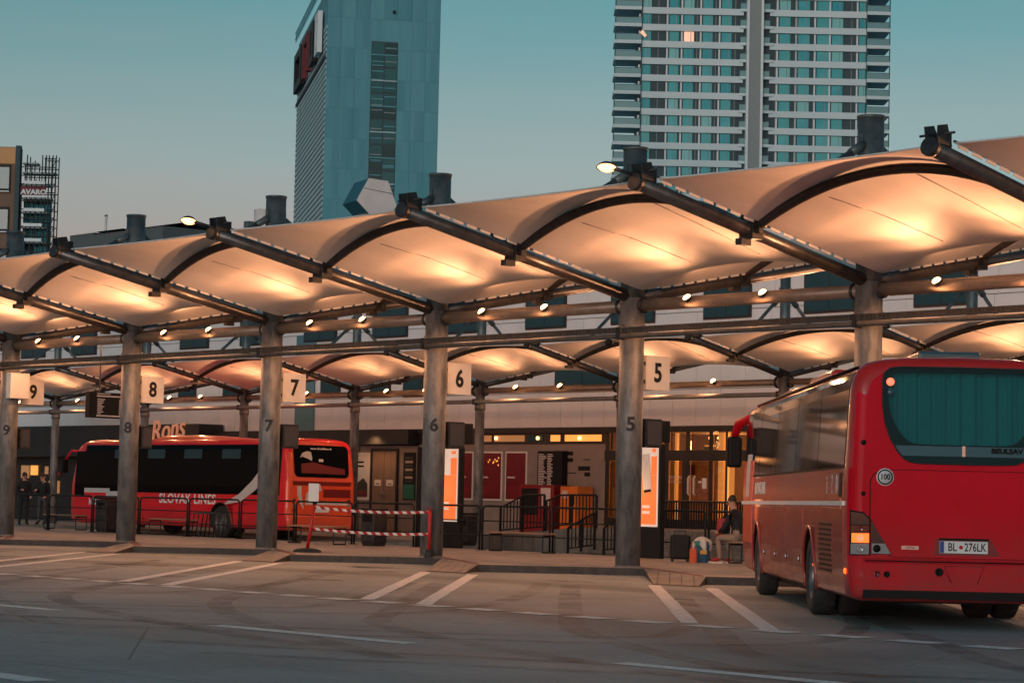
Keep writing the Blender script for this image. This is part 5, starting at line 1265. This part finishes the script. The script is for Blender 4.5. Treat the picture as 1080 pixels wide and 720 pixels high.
for a in (729.5, 735.5):
    X = F(a, 510).x; MB().path([(X, -.10, F(a, 522).z), (X, -.16, F(a, 520).z), (X, -.16, F(a, 504).z), (X, -.10, F(a, 502).z)], .028, 8).build('door_handle', 'white_trim', bld)
for a, b, c, d in ((741, 745.5, 504, 515), (737, 740, 507, 509)): bb('door_sticker', F(a, c).x, F(b, c).x, F(a, d).z, F(a, c).z, 'paper', .0, -.02)
put_text('door_lettering', 'AUTOBUSOVA', .13, 'board_text', bld, (F(714, 503).x, -.016, F(714, 503.5).z), (1, 0, 0), depth=.001)
put_text('door_lettering', 'STANICA', .10, 'board_text', bld, (F(713, 507).x, -.016, F(713, 508).z), (1, 0, 0), depth=.001)
for a, b, mm in ((745, 750, 'lit_orange'), (753.5, 760, 'lit_orange'), (699, 701, 'lit_orange'), (643.5, 648, 'lit_orange')):      # lit pillars and door panels inside
    X0_, X1_ = F(a, 500).x, F(b, 500).x; MB().box(X0_, X1_, .5, .6, TZ, zt).build('lit_pillar', mm, bld)
bb('exit_sign', F(731, 470).x, F(739, 470).x, F(735, 473.5).z, F(735, 470.5).z, 'green_board', -.5, .46)
MB().box(F(729.5, 470).x, F(740.5, 470).x, .55, .6, F(735, 470).z, F(735, 468.5).z).build('exit_sign_light', 'lit_orange', bld)
for a in (720, 729, 770): 
    q = F(a, 462); MB().lathe([(-.05, .001), (-.03, .06), (.03, .06), (.05, .001)], (q.x, 1.2, q.z+.05), (0, 0, 1), 10).build('hall_lamp', 'flood_lens', bld)
    point('hall_light', bld, (q.x, 1.6, zt-.35), 22, .15, (1, .50, .20))
bb('hall_screen', F(708, 490).x, F(719, 490).x, F(712, 500).z, F(712, 489).z, 'poster_red', -.6, .55)
# shop at left: black box front with script sign and lit panes
sx0, sx1 = F(-25, 455).x, F(238, 455).x; ztop = F(150, 446.5).z
shop = thing('shop_front', 'black shop front with an orange script sign behind the parked bus', 'shop', (0, YB, 0))
bevel(MB().box(sx0, sx1, -1.2, -.13, 2.65, ztop-.1).build('fascia', 'fascia', shop), .02)
MB().box(sx0, sx1, -.55, -.12, .12, 2.65).build('front', 'shop_dark', shop)
put_text('script_sign', 'Rons', 1.15, 'neon_tan', shop, (onY(176.5, 455, YB-1.23).x, -1.23, onY(176.5, 453.5, YB-1.23).z), (1, 0, .10), (-.10, 0, 1), depth=.03, bold=-.004, shear=.25, sx=.95)
for a, b, c, d, mm in ((18, 28, 490, 514, 'lit_orange'), (36, 44, 491, 504, 'lit_dim'), (46, 53, 491, 501, 'lit_orange'), (61, 64, 492, 500, 'lit_dim'), (66, 77, 497.5, 502, 'kiosk_red'), (65, 76, 507, 520, 'lit_dim'), (2, 12, 492, 515, 'lit_dim')):
    MB().box(F(a, c).x, F(b, c).x, -.60, -.556, F(a, d).z, F(a, c).z).build('lit_pane', mm, shop)
MB().box(F(240, 460).x, F(445, 460).x, -.6, -.20, ZC-.5, ZC-.02).build('awning', 'fascia', shop)
# roof plant
p = far(75, 188, 240); t = thing('rooftop_unit', 'round-topped cooling unit on the station roof at left', 'roof unit', (F(188, 245).x+1.5, YB+3, ZT+.1))
q = onY(188, 236, YB+3).z-ZT
MB().tube((0, 0, .15*q), (0, 0, q), .42, .46, seg=20).build('fan', 'cowl', t); MB().box(-.75, -.45, -.5, .5, 0, q*.85).build('panel', 'roof_metal', t); MB().box(-.4, 1.1, -.6, .6, 0, q*.6).build('cabinet', 'roof_metal', t)
c = onY(396, 228, YB+4); tp_ = onY(396, 187.5, YB+4); sc = (tp_.z-c.z)/40.5
t = thing('roof_cowl', 'large white faceted ventilation cowl with a dark blue side on the station roof', 'cowl', (c.x, YB+4, c.z-.5), R(72))
Pf = [(391-396, 228), (376.5-396, 213), (388-396, 189), (407-396, 190.5), (416.5-396, 216.5), (408-396, 226)]
fp = [Vector((dx*sc/.90, 0, (228-y)*sc+.5)) for dx, y in Pf]
MB().plate(fp, (0, -1, 0), .08).build('front', 'cowl', t)
m = MB(); n = len(fp); bk = [p*1.0+Vector((0, 1.5, .0)) for p in fp]
m.add([p+Vector((0, .002, 0)) for p in fp]+bk, [(i, (i+1) % n, n+(i+1) % n, n+i) for i in range(n)]+[tuple(range(n, 2*n))]); m.build('duct', 'cowl_side', t)
m = MB(); m.path([fp[1]*.45+fp[2]*.55+Vector((0, -.085, 0)), fp[3]*.5+fp[4]*.5+Vector((0, -.085, 0))], .012, 5); m.build('seam', 'roof_metal', t)
MB().box(-.4, .3, .2, 1.2, -c.z+.5+ZT, .62).build('pedestal', 'roof_metal', t)
for (a, b, c_, d, lab) in ((74, 100, 243, 262, 'low teal roof shed at the far left of the station roof'), (100, 172, 241.5, 262, 'low teal roof shed behind the mast of column 8')):
    q0, q1 = onY(a, c_, YB+8), onY(b, c_, YB+8); t = thing('roof_shed', lab, 'shed', (q0.x, YB+8, ZT+.1))
    MB().prism([(0, 0), (q1.x-q0.x, 0), (q1.x-q0.x, 3), (0, 3)], 0, q0.z-ZT-.35).build('wall', 'roof_metal', t)
    MB().add([(-.1, -.1, q0.z-ZT-.34), (q1.x-q0.x+.1, -.1, q0.z-ZT-.34), (q1.x-q0.x+.1, 1.5, q0.z-ZT-.02), (-.1, 1.5, q0.z-ZT-.02), (-.1, 3.1, q0.z-ZT-.34), (q1.x-q0.x+.1, 3.1, q0.z-ZT-.34)], [(0, 1, 2, 3), (3, 2, 5, 4)]).build('roof', 'teal_pipe', t)
q = onY(112, 228, YB+9); t = thing('chimney_pipe', 'thin pale vent pipe rising from the roof shed', 'pipe', (q.x, YB+9, ZT)); MB().tube((0, 0, 0), (0, 0, q.z-ZT), .06, seg=8).build('pipe', 'cowl', t); MB().lathe([(0, .09), (.05, .08), (.08, .001)], (0, 0, q.z-ZT), (0, 0, 1), 8).build('cap', 'roof_metal', t)

# ---- terrace fences (vertical bars) and the ramp rails
def bar_fence(label, X0_, Y_, prof, zb, step=.125, r=.011, dense=False):
    t = thing('bar_fence', label, 'fence', (X0_, Y_, 0), 0, 'bar fences at the ramp')
    def top(x):
        for (a, za_), (b, zb2) in zip(prof, prof[1:]):
            if a <= x <= b: return za_+(zb2-za_)*(x-a)/max(1e-6, b-a)
        return prof[-1][1]
    def bot(x): return zb(x)
    L_ = prof[-1][0]
    MB().path([(a, 0, z) for a, z in prof], .026, 8).build('top_rail', 'black_paint', t)
    MB().path([(a, 0, bot(a)+.10) for a, z in prof], .02, 8).build('bottom_rail', 'black_paint', t)
    n = int(L_/step)
    for i in range(1, n):
        x = L_*i/n; MB().box(x-r, x+r, -r, r, bot(x)+.10, top(x)).build('bar', 'black_paint', t)
    for x in [0, L_*.5, L_]: MB().box(x-.025, x+.025, -.025, .025, bot(x)-.02, top(x)-.01).build('post', 'black_paint', t)
rz_ = lambda X: .02+(TZ-.02)*max(0, min(1, (X+20.5)/8))
YF = 10.6
def X_(px): return onY(px, 540, YF).x
x0 = X_(528); prof = [(0, onY(528, 535, YF).z), (X_(552)-x0, onY(552, 522, YF).z), (X_(574)-x0, onY(574, 521.5, YF).z)]
bar_fence('bar fence of the ramp with a sloping top behind the bench', x0, YF, prof, lambda x: rz_(x0+x))
x1_ = X_(576); prof = [(0, onY(576, 528, YF).z), (X_(590)-x1_, onY(590, 522, YF).z), (X_(602)-x1_, onY(602, 521.5, YF).z), (X_(629)-x1_, onY(629, 522, YF).z)]
bar_fence('bar fence in front of the two vending machines', x1_, YF, prof, lambda x: rz_(x1_+x))
x2_ = onY(599, 570, 9.4).x; prof = [(0, onY(599, 556, 9.4).z), (onY(627, 570, 9.4).x-x2_, onY(627, 540, 9.4).z)]
bar_fence('low sloping stair rail with bars left of column 5', x2_, 9.4, prof, lambda x: .05+.12*x)
x3_ = onY(637, 570, 9.4).x; prof = [(0, onY(637, 556, 9.4).z), (onY(660, 570, 9.4).x-x3_, onY(660, 540, 9.4).z)]
bar_fence('second low sloping stair rail with bars behind column 5', x3_, 9.4, prof, lambda x: .05+.12*x)
x4_ = onY(690, 540, 10.75).x; zt_ = onY(720, 528.5, 10.75).z; L4 = 12.
t = thing('terrace_railing', 'dark close-barred railing along the terrace in front of the entrance', 'railing', (x4_, 10.75, TZ))
MB().tube((0, 0, zt_-TZ), (L4, 0, zt_-TZ), .025, seg=8).build('top_rail', 'black_paint', t); MB().tube((0, 0, .08), (L4, 0, .08), .02, seg=8).build('bottom_rail', 'black_paint', t)
bme = MB().box(-.014, .014, -.014, .014, .06, zt_-TZ).mesh('black_paint', name='bar')
i = 0
while i*.085 < L4: put('bar', bme, t, (i*.085, 0, 0)); i += 1

# ================================================================== FAR BUILDINGS
def cw(depth, px, py): return far(depth, px, py)
bh = YAW-math.pi/2       # a facade square to the view has this heading
# right tower: residential slab with spandrels, panes, balconies and a pale central fin
D = 430.; kx = D/FPX
O = cw(D, 643, 300); ex = rt0; W_ = (936-643)*kx
tr = thing('apartment_tower', 'tall pale apartment tower with teal glazing and a central fin', 'tower', (O.x, O.y, 0), bh)
def tz_(y): return cw(D, 790, y).z
Wm = lambda px: (px-643)*kx
TT = 118.
MB().box(Wm(672), Wm(912), .6, 22, 0, TT).build('core', 'tower_dark', tr)
ph = 18.07*kx; z0f = tz_(187)
nF = int((TT-z0f)/ph)+1
PANL = [(672, 682, 'p'), (682.5, 697, 'd'), (701.5, 711.5, 'p'), (717, 727.5, 'p'), (728, 733.5, 'd'), (737, 747.5, 'p'), (748, 753.5, 'd'), (757, 767.5, 'p'), (768, 775, 'd')]
PANR = [(812, 818, 'd'), (818.5, 830, 'p'), (834.5, 838, 'd'), (838.5, 850.5, 'p'), (853, 858, 'd'), (858.5, 871.5, 'p'), (874.5, 886, 'p'), (888.5, 902, 'd'), (903.5, 910.5, 'p')]
pane_me = {}
def pane(px0, px1, z, kind, lit=False):
    key = (round(px1-px0, 2), kind, lit, random.choice('aaabbc') if kind == 'p' else '')
    if key not in pane_me:
        wd = (px1-px0)*kx; mm = 'tower_win_lit' if lit else ({'a': 'tower_pane', 'b': 'tower_pane_b', 'c': 'tower_pane_c'}[key[3]] if kind == 'p' else 'tower_dark')
        m = MB(); m.box(0, wd, 0, .1, 0, ph*.60)
        if kind == 'p': m.box(-.55, -.25, -.05, .1, 0, ph*.60, 1); m.box(wd*.66, wd*.66+.12, -.05, -.001, 0, ph*.60, 2)
        else: m.box(wd*.5-.06, wd*.5+.06, -.05, -.001, 0, ph*.6, 2)
        pane_me[key] = m.mesh(mm, 'tower_fin_edge', 'tower_fin', name='window')
    put('window', pane_me[key], tr, (Wm(px0), .45, z))
rail_l = MB().box(0, 1, 0, .05, 0, 1).mesh('tower_glass')
for f in range(-8, nF):
    z = z0f+f*ph
    vis = z > tz_(235) and z < tz_(-22)
    MB().box(Wm(671), Wm(780), .0, .58, z-ph*.38, z).build('spandrel', 'tower_spandrel', tr); MB().box(Wm(808), Wm(912), .0, .58, z-ph*.38, z).build('spandrel', 'tower_spandrel', tr)
    MB().box(Wm(776), Wm(784), -.3, .5, z-ph*.16, z).build('balcony_slab', 'tower_spandrel', tr); MB().box(Wm(800), Wm(812), -.3, .5, z-ph*.16, z).build('balcony_slab', 'tower_spandrel', tr)
    if vis:
        for a, b, kd in PANL+PANR:
            lit = (abs(a-717) < .1 and abs(z-tz_(33.5)) < ph*.5)
            pane(a, b, z+.02, kd, lit)
        for a, b in ((776.5, 783), (801, 808)): MB().box(Wm(a), Wm(b), -.28, -.22, z, z+ph*.33).build('balustrade', 'balcony_glass', tr)
    for a, b in ((643, 671.5), (911, 935.5)):
        MB().box(Wm(a), Wm(b), -.5, 6, z-ph*.20, z).build('balcony_slab', 'tower_spandrel', tr)
        if vis:
            MB().box(Wm(a), Wm(b), -.48, -.42, z, z+ph*.34).build('balustrade', 'balcony_glass', tr)
            MB().box(Wm(a)+.1, Wm(b)-.1, -.5, -.42, z+ph*.34, z+ph*.37).build('handrail', 'tower_dark', tr)
            xo = Wm(643.3) if a < 700 else Wm(934.5); MB().box(xo, xo+.18, -.5, -.3, z, z+ph*.80).build('balcony_post', 'tower_dark', tr)
MB().box(Wm(671), Wm(672.5), -.2, 5.8, 0, TT).build('party_wall', 'tower_dark', tr); MB().box(Wm(910.5), Wm(912), -.2, 5.8, 0, TT).build('party_wall', 'tower_dark', tr)
MB().box(Wm(784), Wm(800), -1.2, 2, 0, TT).build('fin', 'tower_fin', tr); MB().box(Wm(783), Wm(785.5), -1.5, 1, 0, TT).build('fin_edge', 'tower_fin_edge', tr); MB().box(Wm(798), Wm(800.5), -1.5, 1, 0, TT).build('fin_edge', 'tower_fin_edge', tr)
q = cw(D, 672, 31.5); MB().lathe([(-.5, .001), (0, .5), (.5, .001)], (Wm(672.5), -.6, q.z), (0, 0, 1), 8).build('balcony_lamp', 'tower_win_lit', tr); MB().lathe([(-.4, .001), (0, .4), (.4, .001)], (Wm(675), -.6, q.z-.5), (0, 0, 1), 8).build('balcony_lamp', 'tower_win_lit', tr)
# left tower: blank teal slab with a glazed slot, banded flank and rooftop letters
D = 300.; kx2 = D/FPX; bh2 = bh+R(10.4)
O = cw(D, 340.5, 200)
tl_ = thing('office_tower', 'teal office tower with a glazed slot and rooftop letters', 'tower', (O.x, O.y, 0), bh2)
Wt = lambda px: (px-340.5)*kx2
ztop = cw(D, 345, -17).z; TW = 121*kx2*1.0; TD = 40.
MB().box(0, TW, 0, TD, 0, ztop).build('wall', 'tower_teal', tl_)
# flank: courses, each a real ledge
nb = 84
m = MB()
for i in range(nb):
    z = ztop*.93*(i/nb); m.box(-.10, 0.001, .02, TD-.02, z, z+ztop*.93/nb*.62)
m.build('flank_course', 'tower_side', tl_)
# concrete panels on the front, slightly proud
pw = TW/8; npan = 15; ph2 = (ztop-8)/npan
pmh = MB().box(.03, pw-.03, -.05, .01, .03, ph2-.03).mesh('tower_teal', name='facade_panel')
sl0, sl1 = Wt(388), Wt(416.5); zs1 = cw(D, 400, 40).z
for i in range(8):
    for j in range(npan):
        X = i*pw; z = 8+j*ph2
        if z < 34: continue
        if X+pw > sl0+.2 and X < sl1-.2 and z < zs1: continue
        put('facade_panel', pmh, tl_, (X, 0, z))
MB().box(sl0, sl1, -.08, .0, 6, zs1).build('slot', 'tower_dark', tl_)
sh = 3.3; z = zs1-.2; j = 0
while z > 34:
    for a, b in ((sl0+.1, (sl0+sl1)/2-.05), ((sl0+sl1)/2+.05, sl1-.1)):
        gm = lambda: random.choice(('tower_glass', 'tower_glass', 'tower_glass_b', 'tower_glass_c'))
        MB().box(a, b, -.14, -.081, z-sh*.44, z).build('window', gm(), tl_); MB().box(a, b, -.14, -.081, z-sh*.92, z-sh*.50).build('window', gm(), tl_)
        for q_ in range(3):
            zz_ = z-sh*random.uniform(.1, .9); MB().box(a+.05, b-.05, -.16, -.141, zz_, zz_+.12).build('blind', random.choice(('tower_teal', 'tower_glass_b', 'tower_fin')), tl_)
    MB().box(sl0+.05, sl1-.05, -.24, -.082, z-sh*.50+.02, z-sh*.44-.02).build('sill', 'tower_side' if j % 2 else 'tower_teal', tl_)
    z -= sh; j += 1
for i, (y0, y1, mm) in enumerate(((27, 37, 'black_paint'), (17, 25, 'banner_red'), (10, 15, 'black_paint'), (3.5, 7.5, 'tower_fin_edge'))):
    zc = ztop-4.2; m = MB()
    m.box(-.9, -.3, y0, y0+1.6, zc-3.6, zc+1.8); m.box(-.9, -.3, y1-1.6, y1, zc-3.6, zc+1.8); m.box(-.9, -.3, y0+1.61, y1-1.61, zc+.7, zc+1.8)
    if mm != 'banner_red': m.box(-.9, -.3, y0+1.61, y1-1.61, zc-3.6, zc-2.5)
    m.build('rooftop_letter', mm, tl_)
MB().box(-.28, -.12, 0, TD, ztop-9.2, ztop-8.7).build('flank_rail', 'tower_dark', tl_)
m = MB()
for zz in (ztop+.6, ztop+1.5): m.box(-.6, -.5, 0, TD, zz, zz+.08)
for i in range(40): m.box(-.6, -.5, i*1.0, i*1.0+.08, ztop, ztop+1.55)
m.build('roof_railing', 'tower_teal', tl_)
for a in (318, 376, 380): 
    q = cw(D, a, 90+ (a-318)); MB().box(Wt(a+30), Wt(a+30)+.3, -.4, -.05, 55+(a % 7)*4, 55.35+(a % 7)*4).build('facade_fixture', 'black_paint', tl_)
# brown building at far left with scaffolding on its flank
D = 172.; kb = D/FPX; O = cw(D, 17, 250)
br = thing('brown_building', 'brown building with large windows at the far left edge', 'building', (O.x, O.y, 0), bh)
zt_ = cw(D, 5, 154).z; zz = lambda y: cw(D, 8, y).z
MB().box(-9, 0, 0, 1.2, 0, zt_).build('wall', 'brown_wall', br)
MB().box(-9, -.25, -.06, -.001, zz(172), zt_-.05).build('top_panel', 'tan_wall', br)
MB().box(-.22, .12, -.15, .4, 0, zt_+.1).build('corner_post', 'tower_dark', br)
for y1, y0 in ((173, 203), (218, 246), (262, 290)):
    w_ = MB().box(-3, -.55, -.08, .02, zz(y0), zz(y1)).build('window', 'black_paint', br); MB().box(-2.9, -.65, -.10, -.081, zz(y0)+.3, zz(y1)-.2).build('pane', 'tower_glass_c', br)
    MB().box(-3, -.6, -.2, -.101, zz(y0)+.05, zz(y0)+.13).build('sill', 'tower_fin_edge', br)
Xs = lambda px: (px-17)*kb
sc_ = thing('scaffold_tower', 'scaffolded building end with teal netting and a red banner at far left', 'scaffold', (O.x, O.y, 0), bh)
MB().box(Xs(21), Xs(46), 1.25, 2.2, 0, zz(207)).build('frame_wall', 'tower_dark', sc_)
zt2 = zz(162)
m = MB()
for px in (21, 26, 31, 36, 42, 46, 49, 53, 56.5):
    for yy in (0, 1.1):
        m.tube((Xs(px), yy, 0), (Xs(px), yy, zt2-(0 if px > 40 or px in (26,) else random.uniform(.2, 2.2))), .045, seg=5)
m.build('standard', 'scaffold', sc_)
for y in range(166, 275, 9):
    z = zz(y); l0 = Xs(20 if y > 170 else 44)
    mm = MB(); mm.tube((l0, 0, z), (Xs(57), 0, z), .04, seg=5); mm.tube((l0, 1.1, z), (Xs(57), 1.1, z), .04, seg=5); mm.build('ledger', 'scaffold', sc_)
for y, a, b in ((172, 21, 37), (182, 21, 56), (195, 21, 50), (209, 21, 52), (224, 21, 50), (240, 21, 48), (256, 21, 48)):
    MB().box(Xs(a), Xs(b), .05, 1.0, zz(y), zz(y)+.12).build('plank', 'tower_fin', sc_)
    if y > 190: MB().box(Xs(a)+.2, Xs(b)-.3, -.06, -.03, zz(y)+.13, zz(y)+.36).build('toe_board', 'tower_fin_edge', sc_)
for a, b, y0, y1 in ((21, 31, 211, 232), (31, 48, 213, 231), (21, 33, 236, 252), (34, 47, 234, 252), (33, 47, 257, 270)):
    MB().box(Xs(a), Xs(b), 1.12, 1.16, zz(y1), zz(y0)).build('netting', 'net_teal', sc_)
bn = MB().box(Xs(20), Xs(47), -.08, -.05, zz(205), zz(196)).build('banner', 'banner_red', sc_)
put_text('banner_text', 'AVARO', .5, 'tower_fin_edge', bn, (Xs(34), -.09, zz(201.8)), (1, 0, 0), depth=.005, bold=.02, sx=1.1)
m = MB()
for i in range(8):
    m.tube((Xs(52), 0, zz(262-12*i)), (Xs(56.5), 0, zz(250-12*i)), .03, seg=5)
m.build('brace', 'scaffold', sc_)
